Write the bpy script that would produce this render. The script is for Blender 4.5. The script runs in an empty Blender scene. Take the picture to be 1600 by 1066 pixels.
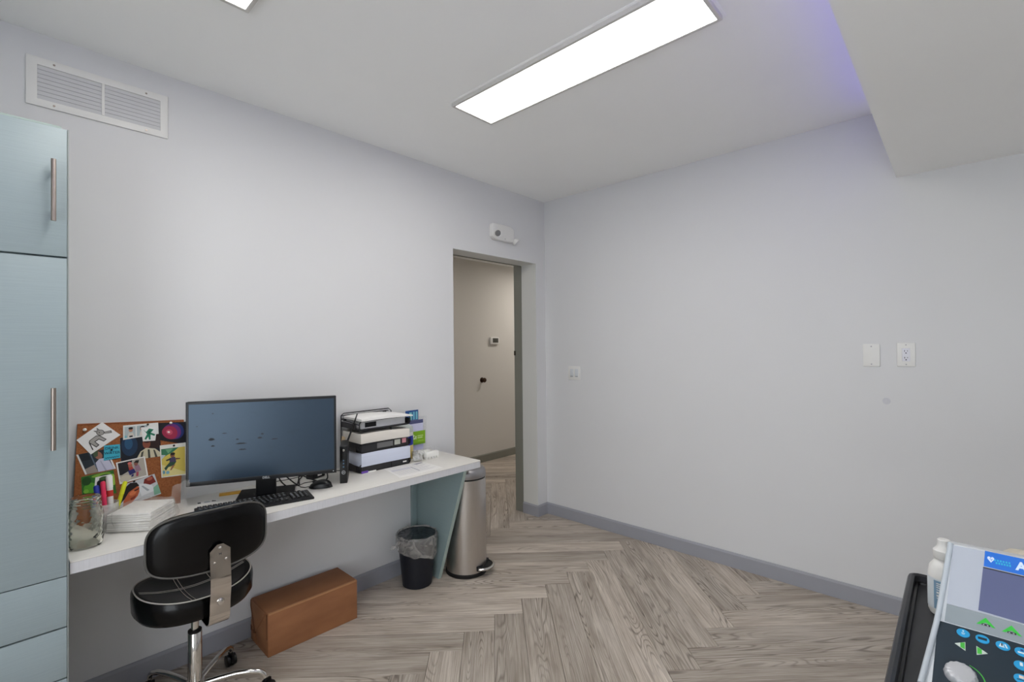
import bpy, bmesh, math, random
from mathutils import Vector, Matrix
random.seed(7)
S = bpy.context.scene
COL = S.collection
PI = math.pi

# ------------------------------------------------------------------ camera, world, exposure
cam_d = bpy.data.cameras.new('camera')
cam = bpy.data.objects.new('camera', cam_d)
COL.objects.link(cam)
yaw, pitch, roll = 0.822435, 0.011125, -0.009906
fw = Vector((math.sin(yaw)*math.cos(pitch), math.cos(yaw)*math.cos(pitch), math.sin(pitch)))
r0 = Vector((math.cos(yaw), -math.sin(yaw), 0))
u0 = r0.cross(fw)
rt = r0*math.cos(roll) + u0*math.sin(roll)
up = -r0*math.sin(roll) + u0*math.cos(roll)
cam.matrix_world = Matrix(((rt.x, up.x, -fw.x, -3.2553), (rt.y, up.y, -fw.y, -2.6264), (rt.z, up.z, -fw.z, 1.44), (0, 0, 0, 1)))
cam_d.sensor_width = 36.0
cam_d.lens = 752.27/1600*36.0
cam_d.clip_start = 0.02
S.camera = cam

W = bpy.data.worlds.new('world')
S.world = W
W.use_nodes = True
W.node_tree.nodes['Background'].inputs[0].default_value = (0.90, 0.95, 1.0, 1)
W.node_tree.nodes['Background'].inputs[1].default_value = 6.0
S.view_settings.view_transform = 'Standard'
S.view_settings.look = 'None'
S.view_settings.gamma = 1
S.view_settings.use_curve_mapping = False
S.view_settings.exposure = -0.32
PANEL_LIGHT = 17.5          # emission of the ceiling light panels
HALL_LIGHT = 92.0           # emission of the corridor downlights
COVE_LIGHT = 5.5           # emission of the violet strip in the cove

H = 2.688                  # ceiling height
DZ = 0.751                 # desk top height

# ------------------------------------------------------------------ materials
def lin(c):
    c /= 255.0
    return c/12.92 if c <= 0.04045 else ((c+0.055)/1.055)**2.4
def rgb(h):
    h = h.lstrip('#')
    return (lin(int(h[0:2], 16)), lin(int(h[2:4], 16)), lin(int(h[4:6], 16)), 1)
MATS = {}
def mat(name, col, rough=0.5, metal=0.0, noise=0.0, scale=20.0, stretch=(1, 1, 1), bump=0.0, spec=0.5,
        trans=0.0, alpha=1.0, coat=0.0, emit=0.0, ior=1.45, col2=None):
    if name in MATS: return MATS[name]
    m = bpy.data.materials.new(name)
    m.use_nodes = True
    nt = m.node_tree
    b = nt.nodes['Principled BSDF']
    c = rgb(col)
    b.inputs['Base Color'].default_value = c
    b.inputs['Roughness'].default_value = rough
    b.inputs['Metallic'].default_value = metal
    b.inputs['Specular IOR Level'].default_value = spec
    b.inputs['IOR'].default_value = ior
    b.inputs['Transmission Weight'].default_value = trans
    b.inputs['Alpha'].default_value = alpha
    b.inputs['Coat Weight'].default_value = coat
    if emit:
        b.inputs['Emission Color'].default_value = c
        b.inputs['Emission Strength'].default_value = emit
    if noise or bump:
        tc = nt.nodes.new('ShaderNodeTexCoord')
        mp = nt.nodes.new('ShaderNodeMapping')
        mp.inputs['Scale'].default_value = stretch
        n = nt.nodes.new('ShaderNodeTexNoise')
        n.inputs['Scale'].default_value = scale
        n.inputs['Detail'].default_value = 4
        nt.links.new(tc.outputs['Object'], mp.inputs[0])
        nt.links.new(mp.outputs[0], n.inputs['Vector'])
        if noise:
            r = nt.nodes.new('ShaderNodeValToRGB')
            c2 = rgb(col2) if col2 else tuple(v*(1-noise) for v in c[:3])+(1,)
            r.color_ramp.elements[0].position = 0.3
            r.color_ramp.elements[1].position = 0.7
            r.color_ramp.elements[0].color = c2
            r.color_ramp.elements[1].color = c
            nt.links.new(n.outputs['Fac'], r.inputs[0])
            nt.links.new(r.outputs[0], b.inputs['Base Color'])
        if bump:
            bp = nt.nodes.new('ShaderNodeBump')
            bp.inputs['Strength'].default_value = bump
            bp.inputs['Distance'].default_value = 0.002
            nt.links.new(n.outputs['Fac'], bp.inputs['Height'])
            nt.links.new(bp.outputs[0], b.inputs['Normal'])
    MATS[name] = m
    return m

def plank_mat():
    m = bpy.data.materials.new('weathered_oak_plank')
    m.use_nodes = True
    nt = m.node_tree; N = nt.nodes; Lk = nt.links
    b = N['Principled BSDF']
    tc = N.new('ShaderNodeTexCoord'); oi = N.new('ShaderNodeObjectInfo')
    off = N.new('ShaderNodeVectorMath'); off.operation = 'SCALE'
    off.inputs[0].default_value = (37.0, 11.0, 5.0)
    Lk.new(oi.outputs['Random'], off.inputs['Scale'])
    add = N.new('ShaderNodeVectorMath'); add.operation = 'ADD'
    Lk.new(tc.outputs['Object'], add.inputs[0]); Lk.new(off.outputs[0], add.inputs[1])
    def mapped(sc):
        mp = N.new('ShaderNodeMapping'); mp.inputs['Scale'].default_value = sc
        Lk.new(add.outputs[0], mp.inputs[0]); return mp
    def noise(sc, scale, detail=6, rough=0.6, dist=0.0):
        n = N.new('ShaderNodeTexNoise'); n.inputs['Scale'].default_value = scale
        n.inputs['Detail'].default_value = detail; n.inputs['Roughness'].default_value = rough
        n.inputs['Distortion'].default_value = dist
        Lk.new(mapped(sc).outputs[0], n.inputs['Vector']); return n
    def ramp(src, p0, c0, p1, c1):
        r = N.new('ShaderNodeValToRGB')
        r.color_ramp.elements[0].position = p0; r.color_ramp.elements[1].position = p1
        r.color_ramp.elements[0].color = c0; r.color_ramp.elements[1].color = c1
        Lk.new(src, r.inputs[0]); return r
    def mix(mode, fac, a, bb):
        x = N.new('ShaderNodeMix'); x.data_type = 'RGBA'; x.blend_type = mode
        if isinstance(fac, float): x.inputs['Factor'].default_value = fac
        else: Lk.new(fac, x.inputs['Factor'])
        for sock, v in ((x.inputs[6], a), (x.inputs[7], bb)):
            if isinstance(v, tuple): sock.default_value = v
            else: Lk.new(v, sock)
        return x
    wh, bl = (1, 1, 1, 1), (0, 0, 0, 1)
    # broad tone blotches along the board
    big = noise((1.2, 7, 1), 2.2, 3, 0.55, 0.3)
    base = ramp(big.outputs['Fac'], 0.28, rgb('aa9e91'), 0.72, rgb('d0c6ba'))
    # fine straight grain
    fine = noise((2.2, 110, 1), 1.6, 5, 0.65, 0.2)
    g1 = ramp(fine.outputs['Fac'], 0.34, rgb('a3988f'), 0.58, wh)
    c = mix('MULTIPLY', 0.55, base.outputs[0], g1.outputs[0])
    # pale and dark streaks
    st = noise((0.8, 26, 1), 2.0, 4, 0.6, 0.8)
    s1 = ramp(st.outputs['Fac'], 0.56, bl, 0.66, wh)
    c = mix('MIX', s1.outputs[0], c.outputs[2], rgb('d2c8bc')); c.clamp_result = False
    sm = N.new('ShaderNodeMath'); sm.operation = 'MULTIPLY'; sm.inputs[1].default_value = 0.40
    Lk.new(s1.outputs[0], sm.inputs[0]); Lk.new(sm.outputs[0], c.inputs['Factor'])
    s2 = ramp(st.outputs['Fac'], 0.30, wh, 0.40, bl)
    sm2 = N.new('ShaderNodeMath'); sm2.operation = 'MULTIPLY'; sm2.inputs[1].default_value = 0.42
    Lk.new(s2.outputs[0], sm2.inputs[0])
    c = mix('MIX', sm2.outputs[0], c.outputs[2], rgb('7d7066'))
    # cathedral figure: contour lines of a stretched low noise, strong only in parts of the boards
    cn = noise((0.75, 7.5, 1), 1.35, 1.2, 0.45, 0.15)
    mu = N.new('ShaderNodeMath'); mu.operation = 'MULTIPLY'; mu.inputs[1].default_value = 26.0
    Lk.new(cn.outputs['Fac'], mu.inputs[0])
    pp = N.new('ShaderNodeMath'); pp.operation = 'PINGPONG'; pp.inputs[1].default_value = 0.5
    Lk.new(mu.outputs[0], pp.inputs[0])
    w1 = ramp(pp.outputs[0], 0.03, rgb('5f5349'), 0.22, wh)
    msk = noise((0.8, 5, 1), 1.3, 2, 0.5)
    mk = ramp(msk.outputs['Fac'], 0.46, (0.10, 0.10, 0.10, 1), 0.62, wh)
    mm = N.new('ShaderNodeMath'); mm.operation = 'MULTIPLY'; mm.inputs[1].default_value = 0.62
    Lk.new(mk.outputs[0], mm.inputs[0])
    c = mix('MULTIPLY', mm.outputs[0], c.outputs[2], w1.outputs[0])
    # whole-board tone
    tone = N.new('ShaderNodeMapRange'); tone.inputs['To Min'].default_value = 0.80; tone.inputs['To Max'].default_value = 1.16
    Lk.new(oi.outputs['Random'], tone.inputs['Value'])
    hs = N.new('ShaderNodeHueSaturation'); hs.inputs['Saturation'].default_value = 1.0
    Lk.new(tone.outputs[0], hs.inputs['Value']); Lk.new(c.outputs[2], hs.inputs['Color'])
    Lk.new(hs.outputs[0], b.inputs['Base Color'])
    b.inputs['Roughness'].default_value = 0.52
    b.inputs['Specular IOR Level'].default_value = 0.35
    bp = N.new('ShaderNodeBump'); bp.inputs['Strength'].default_value = 0.25; bp.inputs['Distance'].default_value = 0.001
    Lk.new(fine.outputs['Fac'], bp.inputs['Height']); Lk.new(bp.outputs[0], b.inputs['Normal'])
    return m

WALL = mat('wall_paint', 'd9d9da', 0.55, noise=0.012, scale=3, bump=0.04, spec=0.3)
CEIL = mat('ceiling_paint', 'f8f8f7', 0.8, noise=0.012, scale=3, spec=0.2)
HALLW = mat('corridor_paint', 'd6d3cd', 0.6, noise=0.02, scale=2, spec=0.3)
BASE = mat('baseboard_paint', '9b9ca3', 0.45, noise=0.03, scale=8)
FRAME_G = mat('door_frame_paint', '85857c', 0.5, noise=0.03, scale=8)
REVEAL = mat('reveal_paint', 'd8d8d4', 0.55, noise=0.012, scale=3, spec=0.3)
SUB = mat('subfloor', '3a332d', 0.9, noise=0.2, scale=30)
PLANK = plank_mat()
TEAL = mat('teal_laminate', '97a5a9', 0.42, noise=0.07, scale=6, stretch=(1.5, 1.5, 90), bump=0.05)
TEALD = mat('teal_side', '8a9c9d', 0.42, noise=0.06, scale=6, stretch=(2, 2, 90))
TEALE = mat('teal_edge', 'a4b4ae', 0.45, noise=0.04, scale=10)
DGAP = mat('dark_gap', '1c2022', 0.8, noise=0.1)
STEEL = mat('brushed_steel', 'cdc8c3', 0.30, 1.0, noise=0.06, scale=8, stretch=(60, 60, 1))
NICKEL = mat('brushed_nickel', 'a79c93', 0.34, 1.0, noise=0.05, scale=9, stretch=(80, 80, 1))
CHROME = mat('chrome', 'd6d4d0', 0.09, 1.0, noise=0.01)
LIDM = mat('lid_steel', 'a9a7a8', 0.36, 1.0, noise=0.04, scale=10)
DESKT = mat('desk_laminate', 'dfdcd6', 0.38, noise=0.06, scale=5, stretch=(3, 60, 3), bump=0.03)
DESKE = mat('desk_edge', 'd2d2d5', 0.42, noise=0.09, scale=5, stretch=(70, 3, 3))
SEAM = mat('seam_grey', '8a8886', 0.6, noise=0.05)
BLACK = mat('black_plastic', '121316', 0.45, noise=0.15, scale=40)
BLACKG = mat('black_gloss', '08090b', 0.36, noise=0.1, scale=30)
LEATHER = mat('black_vinyl', '050506', 0.22, noise=0.2, scale=60, bump=0.12, spec=0.32)
PIPING = mat('grey_piping', '55534f', 0.45, noise=0.1)
STITCH = mat('white_stitching', 'c9c4bc', 0.7, noise=0.1)
WHITEP = mat('white_plastic', 'e4e3e0', 0.4, noise=0.015)
WHITEG = mat('grey_white_plastic', 'd2d6da', 0.35, noise=0.015)
PAPER = mat('white_paper', 'ebe9e6', 0.75, noise=0.02, scale=6)
PAPERB = mat('bluish_paper', 'd3d9ea', 0.75, noise=0.12, scale=4, stretch=(1, 1, 160))
PAPERC = mat('cream_paper', 'e3ddd4', 0.75, noise=0.12, scale=4, stretch=(1, 1, 160))
CARD = mat('cardboard', '9d6a46', 0.75, noise=0.10, scale=5, stretch=(1, 1, 3), col2='8b5c3c')
CARDD = mat('cardboard_dark', '6f452a', 0.85, noise=0.1)
CORK = mat('cork', 'a8683c', 0.85, noise=0.35, scale=180, bump=0.3, col2='8a4f2a')
PINW = mat('pin_white', 'f4efe8', 0.3, noise=0.02)
INK = mat('ink', '2c2c32', 0.7, noise=0.05)
INKG = mat('ink_grey', 'a9a7ac', 0.7, noise=0.05)
NAVY = mat('navy_bin', '10141f', 0.5, noise=0.15, scale=20)
GLASS = mat('jar_glass', 'fbfcf6', 0.04, trans=1.0, ior=1.30)
RUBBER = mat('black_rubber', '0e0e0f', 0.6, noise=0.1)

def film_mat(name, col, a, rough=0.25):
    m = bpy.data.materials.new(name); m.use_nodes = True
    nt = m.node_tree; b = nt.nodes['Principled BSDF']
    b.inputs['Base Color'].default_value = rgb(col)
    b.inputs['Roughness'].default_value = rough
    b.inputs['Specular IOR Level'].default_value = 0.8
    tc = nt.nodes.new('ShaderNodeTexCoord'); n = nt.nodes.new('ShaderNodeTexNoise')
    n.inputs['Scale'].default_value = 22; n.inputs['Detail'].default_value = 5; n.inputs['Distortion'].default_value = 1.2
    nt.links.new(tc.outputs['Object'], n.inputs['Vector'])
    mr = nt.nodes.new('ShaderNodeMapRange')
    mr.inputs['From Min'].default_value = 0.3; mr.inputs['From Max'].default_value = 0.7
    mr.inputs['To Min'].default_value = a*0.55; mr.inputs['To Max'].default_value = min(1, a*1.45)
    nt.links.new(n.outputs['Fac'], mr.inputs['Value']); nt.links.new(mr.outputs[0], b.inputs['Alpha'])
    bp = nt.nodes.new('ShaderNodeBump'); bp.inputs['Strength'].default_value = 0.7; bp.inputs['Distance'].default_value = 0.006
    nt.links.new(n.outputs['Fac'], bp.inputs['Height']); nt.links.new(bp.outputs[0], b.inputs['Normal'])
    return m
FILM = film_mat('clear_bag_film', 'dedbd6', 0.20, 0.18)
LINER = film_mat('bin_liner_film', 'b9b6b2', 0.46)
LINERIN = film_mat('bin_liner_inside_film', '2b3138', 0.85, 0.15)
ACRYL = film_mat('clear_acrylic', 'e6e8ee', 0.08, 0.1)
CLEARP = film_mat('clear_cup_plastic', 'e3e3e0', 0.55, 0.15)

def flat(h):
    return mat('print_'+h, h, 0.55, noise=0.04, scale=25)

# ------------------------------------------------------------------ mesh builders
class MB:
    def __init__(s): s.bm = bmesh.new()
    def face(s, pts):
        vs = [s.bm.verts.new(p) for p in pts]
        return s.bm.faces.new(vs)
    def box(s, x0, x1, y0, y1, z0, z1, M=None):
        c = [Vector((x, y, z)) for z in (z0, z1) for y in (y0, y1) for x in (x0, x1)]
        if M is not None: c = [M @ v for v in c]
        v = [s.bm.verts.new(p) for p in c]
        for f in ((0, 2, 3, 1), (4, 5, 7, 6), (0, 1, 5, 4), (2, 6, 7, 3), (0, 4, 6, 2), (1, 3, 7, 5)):
            s.bm.faces.new([v[i] for i in f])
        return s
    def prism(s, pts, vec):
        vec = Vector(vec); a = [s.bm.verts.new(p) for p in pts]; b = [s.bm.verts.new(Vector(p)+vec) for p in pts]
        n = len(a)
        s.bm.faces.new(a[::-1]); s.bm.faces.new(b)
        for i in range(n): s.bm.faces.new((a[i], a[(i+1) % n], b[(i+1) % n], b[i]))
        return s
    def rings(s, rings, cap=True, closed=False):
        vs = [[s.bm.verts.new(p) for p in r] for r in rings]
        n = len(vs[0])
        for k in range(len(vs)-1):
            for i in range(n): s.bm.faces.new((vs[k][i], vs[k][(i+1) % n], vs[k+1][(i+1) % n], vs[k+1][i]))
        if closed:
            for i in range(n): s.bm.faces.new((vs[-1][i], vs[-1][(i+1) % n], vs[0][(i+1) % n], vs[0][i]))
        elif cap:
            s.bm.faces.new(vs[0][::-1]); s.bm.faces.new(vs[-1])
        return s
    def lathe(s, prof, n=32, c=(0, 0), cap=True, M=None, sx=1, sy=1):
        R = []
        for r, z in prof:
            ring = [Vector((c[0]+r*sx*math.cos(2*PI*i/n), c[1]+r*sy*math.sin(2*PI*i/n), z)) for i in range(n)]
            if M is not None: ring = [M @ v for v in ring]
            R.append(ring)
        return s.rings(R, cap)
    def tube(s, pts, r, n=8, closed=False, cap=True):
        pts = [Vector(p) for p in pts]
        rr = r if isinstance(r, (list, tuple)) else [r]*len(pts)
        R = []; prev = None
        for i, p in enumerate(pts):
            if closed: t = pts[(i+1) % len(pts)] - pts[i-1]
            else: t = pts[min(i+1, len(pts)-1)] - pts[max(i-1, 0)]
            t.normalize()
            if prev is None:
                a = Vector((0, 0, 1)) if abs(t.z) < 0.9 else Vector((1, 0, 0))
                nrm = t.cross(a).normalized()
            else:
                nrm = (prev - t*prev.dot(t))
                nrm = nrm.normalized() if nrm.length > 1e-6 else t.cross(Vector((0.3, 0.5, 0.8))).normalized()
            prev = nrm; bn = t.cross(nrm)
            R.append([p + nrm*(rr[i]*math.cos(2*PI*k/n)) + bn*(rr[i]*math.sin(2*PI*k/n)) for k in range(n)])
        return s.rings(R, cap and not closed, closed)
    def ringframe(s, o, i, d0, d1, P):
        # rectangular frame: outer/inner (x0,x1,y0,y1), depth d0..d1, P maps (a,b,d) to a point
        def loop(q, d): return [P(q[0], q[2], d), P(q[1], q[2], d), P(q[1], q[3], d), P(q[0], q[3], d)]
        return s.rings([loop(o, d0), loop(o, d1), loop(i, d1), loop(i, d0)], closed=True)
    def disc(s, c, r, nrm, n=20, h=0.001):
        nrm = Vector(nrm).normalized(); a = Vector((0, 0, 1)) if abs(nrm.z) < 0.9 else Vector((1, 0, 0))
        u = nrm.cross(a).normalized(); v = nrm.cross(u); c = Vector(c)
        R = [[c + nrm*hh + (u*math.cos(2*PI*i/n) + v*math.sin(2*PI*i/n))*rad for i in range(n)] for rad, hh in ((r, 0), (r, h*0.7), (r*0.93, h))]
        return s.rings(R)
    def build(s, name, m, parent=None, bevel=0.0, seg=2, smooth=True, loc=None, rot=None, weld=False, sub=0):
        bm = s.bm
        if weld: bmesh.ops.remove_doubles(bm, verts=bm.verts, dist=1e-5)
        bmesh.ops.recalc_face_normals(bm, faces=bm.faces)
        if bevel:
            eds = [e for e in bm.edges if len(e.link_faces) == 2 and e.calc_face_angle(0) > 0.5]
            bmesh.ops.bevel(bm, geom=eds, offset=bevel, segments=seg, affect='EDGES', profile=0.5, clamp_overlap=True)
        me = bpy.data.meshes.new(name); bm.to_mesh(me); bm.free()
        for mm in (m if isinstance(m, (list, tuple)) else [m]): me.materials.append(mm)
        if smooth:
            me.shade_smooth(); me.set_sharp_from_angle(angle=math.radians(38))
        o = bpy.data.objects.new(name, me); COL.objects.link(o)
        if parent is not None: o.parent = parent
        if loc is not None: o.location = loc
        if rot is not None: o.rotation_euler = rot
        if sub:
            md = o.modifiers.new('subdivision', 'SUBSURF'); md.levels = sub; md.render_levels = sub
        return o

def tag(o, label, cat, group=None):
    o['label'] = label; o['category'] = cat
    if group: o['group'] = group
    return o
def thing(name, label, cat, loc=(0, 0, 0), rz=0.0, group=None):
    o = bpy.data.objects.new(name, None); COL.objects.link(o)
    o.empty_display_size = 0.05
    o.location = loc; o.rotation_euler = (0, 0, rz)
    return tag(o, label, cat, group)
def struct(o):
    o['kind'] = 'structure'; return o
def text_mesh(name, txt, size, m, parent, M, depth=0.0002, align='CENTER', bold=0.0):
    cu = bpy.data.curves.new(name, 'FONT'); cu.body = txt; cu.size = size; cu.extrude = depth; cu.offset = bold
    cu.align_x = align; cu.align_y = 'CENTER'
    tmp = bpy.data.objects.new(name, cu); COL.objects.link(tmp)
    dg = bpy.context.evaluated_depsgraph_get()
    me = bpy.data.meshes.new_from_object(tmp.evaluated_get(dg))
    bpy.data.objects.remove(tmp); bpy.data.curves.remove(cu)
    me.transform(M); me.materials.clear(); me.materials.append(m)
    o = bpy.data.objects.new(name, me); COL.objects.link(o); o.parent = parent
    return o
def frame3(o, x, y, z=None):
    x = Vector(x).normalized(); y = Vector(y).normalized(); z = x.cross(y)
    return Matrix(((x.x, y.x, z.x, o[0]), (x.y, y.y, z.y, o[1]), (x.z, y.z, z.z, o[2]), (0, 0, 0, 1)))
def ell(cx, cy, rx, ry, n=16, a=0.0):
    out = []
    for i in range(n):
        t = 2*PI*i/n; x, y = rx*math.cos(t), ry*math.sin(t)
        out.append((cx + x*math.cos(a) - y*math.sin(a), cy + x*math.sin(a) + y*math.cos(a)))
    return out
def decal(name, parent, quad, shapes, lift=0.0002, step=0.00012):
    """flat print: polygons in 0..1 picture coordinates (v down) laid on the quad TL,TR,BR,BL"""
    TL, TR, BR, BL = [Vector(q) for q in quad]
    nrm = (TR-TL).cross(TL-BL).normalized()
    bm = bmesh.new(); mats = []
    for k, (h, pts) in enumerate(shapes):
        m = flat(h)
        if m not in mats: mats.append(m)
        vs = []
        for u, v in pts:
            u = min(max(u, 0), 1); v = min(max(v, 0), 1)
            p = (TL*(1-u)+TR*u)*(1-v) + (BL*(1-u)+BR*u)*v
            vs.append(bm.verts.new(p + nrm*(lift+step*k)))
        try:
            f = bm.faces.new(vs)
        except ValueError: continue
        f.material_index = mats.index(m); f.normal_update()
        if f.normal.dot(nrm) < 0: f.normal_flip()
    me = bpy.data.meshes.new(name); bm.to_mesh(me); bm.free()
    for m in mats: me.materials.append(m)
    o = bpy.data.objects.new(name, me); COL.objects.link(o)
    if parent is not None: o.parent = parent
    return o
RECT = [(0, 0), (1, 0), (1, 1), (0, 1)]
def rect(a, b, c, d): return [(a, b), (c, b), (c, d), (a, d)]

# ------------------------------------------------------------------ room shell
XW, YB = -4.6, -4.3            # far ends of the room behind the camera
DL, DR, DH = -1.035, -0.122, 2.1414
WT = 0.20                      # left wall thickness
b = MB(); b.box(XW, DL, 0, WT, 0, H); b.box(DR, 0.12, 0, WT, 0, H); b.box(DL, DR, 0, WT, DH, H)
wall_left = struct(b.build('wall_left', WALL, smooth=False))
b = MB(); b.box(0, 0.12, YB, 0, 0, H); wall_right = struct(b.build('wall_right', WALL, smooth=False))
b = MB(); b.box(XW, 0.12, YB-0.12, YB, 0, H); struct(b.build('wall_back', WALL, smooth=False))
WY0, WY1, WZ0, WZ1 = -3.75, -1.9, 0.12, 2.2      # unseen window behind the camera, added to brighten the room with daylight
b = MB(); b.box(XW-0.12, XW, YB-0.12, WY0, 0, H); b.box(XW-0.12, XW, WY1, WT, 0, H); b.box(XW-0.12, XW, WY0, WY1, 0, WZ0); b.box(XW-0.12, XW, WY0, WY1, WZ1, H)
struct(b.build('wall_rear', WALL, smooth=False))
b = MB()
for y in (WY0, (WY0+WY1)/2-0.02, WY1-0.04): b.box(XW-0.09, XW-0.04, y, y+0.04, WZ0, WZ1)
b.box(XW-0.09, XW-0.04, WY0, WY1, WZ0, WZ0+0.04); b.box(XW-0.09, XW-0.04, WY0, WY1, WZ1-0.04, WZ1)
window = struct(b.build('added_window_1', mat('added_window_frame', 'd8d8d8', 0.4, noise=0.02), smooth=False))  # frame of the added opening that lets fill daylight in
b = MB(); b.box(XW-0.14, XW+0.03, WY0-0.02, WY1+0.02, WZ0-0.025, WZ0); b.build('added_window_sill', WALL, window, bevel=0.003)
b = MB(); b.box(XW-0.12, 0.12, YB-0.12, WT, H, H+0.1); ceiling = struct(b.build('ceiling', CEIL, smooth=False))
b = MB(); b.box(XW, 0.0, YB, -2.395, 2.3152, H); struct(b.build('trim_soffit', CEIL, smooth=False))
# corridor beyond the doorway
b = MB(); b.box(-2.6, 2.6, 1.75, 1.87, 0, 2.5); struct(b.build('wall_corridor', HALLW, smooth=False))
b = MB(); b.box(2.5, 2.6, WT, 1.75, 0, 2.5); struct(b.build('wall_corridor_right', HALLW, smooth=False))
b = MB(); b.box(-2.6, -2.5, WT, 1.75, 0, 2.5); struct(b.build('wall_corridor_left', HALLW, smooth=False))
b = MB(); b.box(-2.6, 2.6, WT, 1.87, 2.5, 2.6); struct(b.build('ceiling_corridor', CEIL, smooth=False))
b = MB(); b.box(0.12, 2.6, WT-0.1, WT, 0, 2.5); struct(b.build('wall_corridor_near', HALLW, smooth=False))

# floor: subfloor with separate herringbone planks
b = MB(); b.box(XW-0.12, 2.6, YB-0.12, 1.87, -0.05, -0.0062)
floor = struct(b.build('floor', SUB, smooth=False))
PL, PW = 1.2545, 0.1525
U = Vector((1, -1, 0))/math.sqrt(2); V = Vector((1, 1, 0))/math.sqrt(2)
ORG = Vector((-0.554, -0.7715, 0)) - U*PL - V*PW
def clip(poly, a, bq, c):      # keep a*x+b*y<=c
    out = []
    for i in range(len(poly)):
        p, q = poly[i], poly[(i+1) % len(poly)]
        dp = a*p[0]+bq*p[1]-c; dq = a*q[0]+bq*q[1]-c
        if dp <= 0: out.append(p)
        if dp*dq < 0:
            t = dp/(dp-dq); out.append((p[0]+(q[0]-p[0])*t, p[1]+(q[1]-p[1])*t))
    return out
def inset(poly, d):
    area = sum(poly[i][0]*poly[(i+1) % len(poly)][1]-poly[(i+1) % len(poly)][0]*poly[i][1] for i in range(len(poly)))
    if area < 0: poly = poly[::-1]
    out = poly
    for i in range(len(poly)):
        p, q = poly[i], poly[(i+1) % len(poly)]
        ex, ey = q[0]-p[0], q[1]-p[1]; l = math.hypot(ex, ey)
        if l < 1e-6: continue
        nx, ny = ey/l, -ex/l
        out = clip(out, nx, ny, nx*p[0]+ny*p[1]-d)
        if len(out) < 3: return []
    return out
def plank_mesh(poly):
    rings = [(inset(poly, 0.0006), -0.006), (inset(poly, 0.0006), -0.0016), (inset(poly, 0.0022), 0.0)]
    n = min(len(r[0]) for r in rings)
    if n < 3 or any(len(r[0]) != n for r in rings): return None
    bm = bmesh.new(); vs = [[bm.verts.new((x, y, z)) for x, y in r] for r, z in rings]
    for k in range(2):
        for i in range(n): bm.faces.new((vs[k][i], vs[k][(i+1) % n], vs[k+1][(i+1) % n], vs[k+1][i]))
    bm.faces.new(vs[2])
    me = bpy.data.meshes.new('plank'); bm.to_mesh(me); bm.free(); me.materials.append(PLANK); return me
FULL = plank_mesh([(-PL/2, -PW/2), (PL/2, -PW/2), (PL/2, PW/2), (-PL/2, PW/2)])
for i in range(-34, 34):
    for j in range(-4, 5):
        for kind in (0, 1):
            o2 = ORG + (U+V)*(i*PW) + (U-V)*(j*PL)
            if kind == 0: cen = o2 + U*(PL/2) + V*(PW/2); ang = -PI/4; ax, ay = U, V
            else: cen = o2 + U*(PL+PW/2) + V*(PW-PL/2); ang = PI/4; ax, ay = V, -U
            def w2l(x, y):
                d = Vector((x, y, 0))-cen; return (d.dot(ax), d.dot(ay))
            corners = [cen + ax*sx*PL/2 + ay*sy*PW/2 for sx, sy in ((-1, -1), (1, -1), (1, 1), (-1, 1))]
            poly = [(c.x, c.y) for c in corners]
            xmax = 0.05 if cen.y < 0.12 else 2.5
            cl = poly
            for a, bq, c in ((1, 0, xmax), (-1, 0, -XW), (0, 1, 1.75), (0, -1, -YB)):
                cl = clip(cl, a, bq, c)
                if len(cl) < 3: break
            if len(cl) < 3: continue
            # skip boards wholly behind the left wall and out of the corridor
            if min(p[1] for p in cl) > 0.19 and max(p[0] for p in cl) < -2.5: continue
            ar = abs(sum(cl[k][0]*cl[(k+1) % len(cl)][1]-cl[(k+1) % len(cl)][0]*cl[k][1] for k in range(len(cl))))/2
            if ar < 0.0008: continue
            if ar > PL*PW*0.9999: me = FULL
            else:
                me = plank_mesh([w2l(*p) for p in cl])
                if me is None: continue
            po = bpy.data.objects.new('plank', me); COL.objects.link(po)
            po.parent = floor; po.location = cen; po.rotation_euler = (0, 0, ang)

# baseboards with a small bevelled top
HB, TB = 0.0946, 0.012
def bb_profile(mb, A, B, nrm):
    A = Vector((A[0], A[1], 0)); B = Vector((B[0], B[1], 0)); n = Vector((nrm[0], nrm[1], 0))
    prof = [(0, 0), (TB, 0), (TB, HB-0.012), (TB*0.45, HB), (0, HB)]
    pts = [A + n*q + Vector((0, 0, z)) for q, z in prof]
    mb.prism(pts, B-A)
b = MB(); bb_profile(b, (-3.088, 0), (DL, 0), (0, -1)); struct(b.build('baseboard_left', BASE, smooth=False))
b = MB(); bb_profile(b, (DR-TB, 0), (0, 0), (0, -1)); bb_profile(b, (DR, 0.160), (DR, 0), (-1, 0)); struct(b.build('baseboard_doorway', BASE, smooth=False))
b = MB(); bb_profile(b, (0, 0), (0, YB), (-1, 0)); struct(b.build('baseboard_right', BASE, smooth=False))
b = MB(); bb_profile(b, (-2.5, 1.75), (2.5, 1.75), (0, -1)); struct(b.build('baseboard_corridor', FRAME_G, smooth=False))

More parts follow.
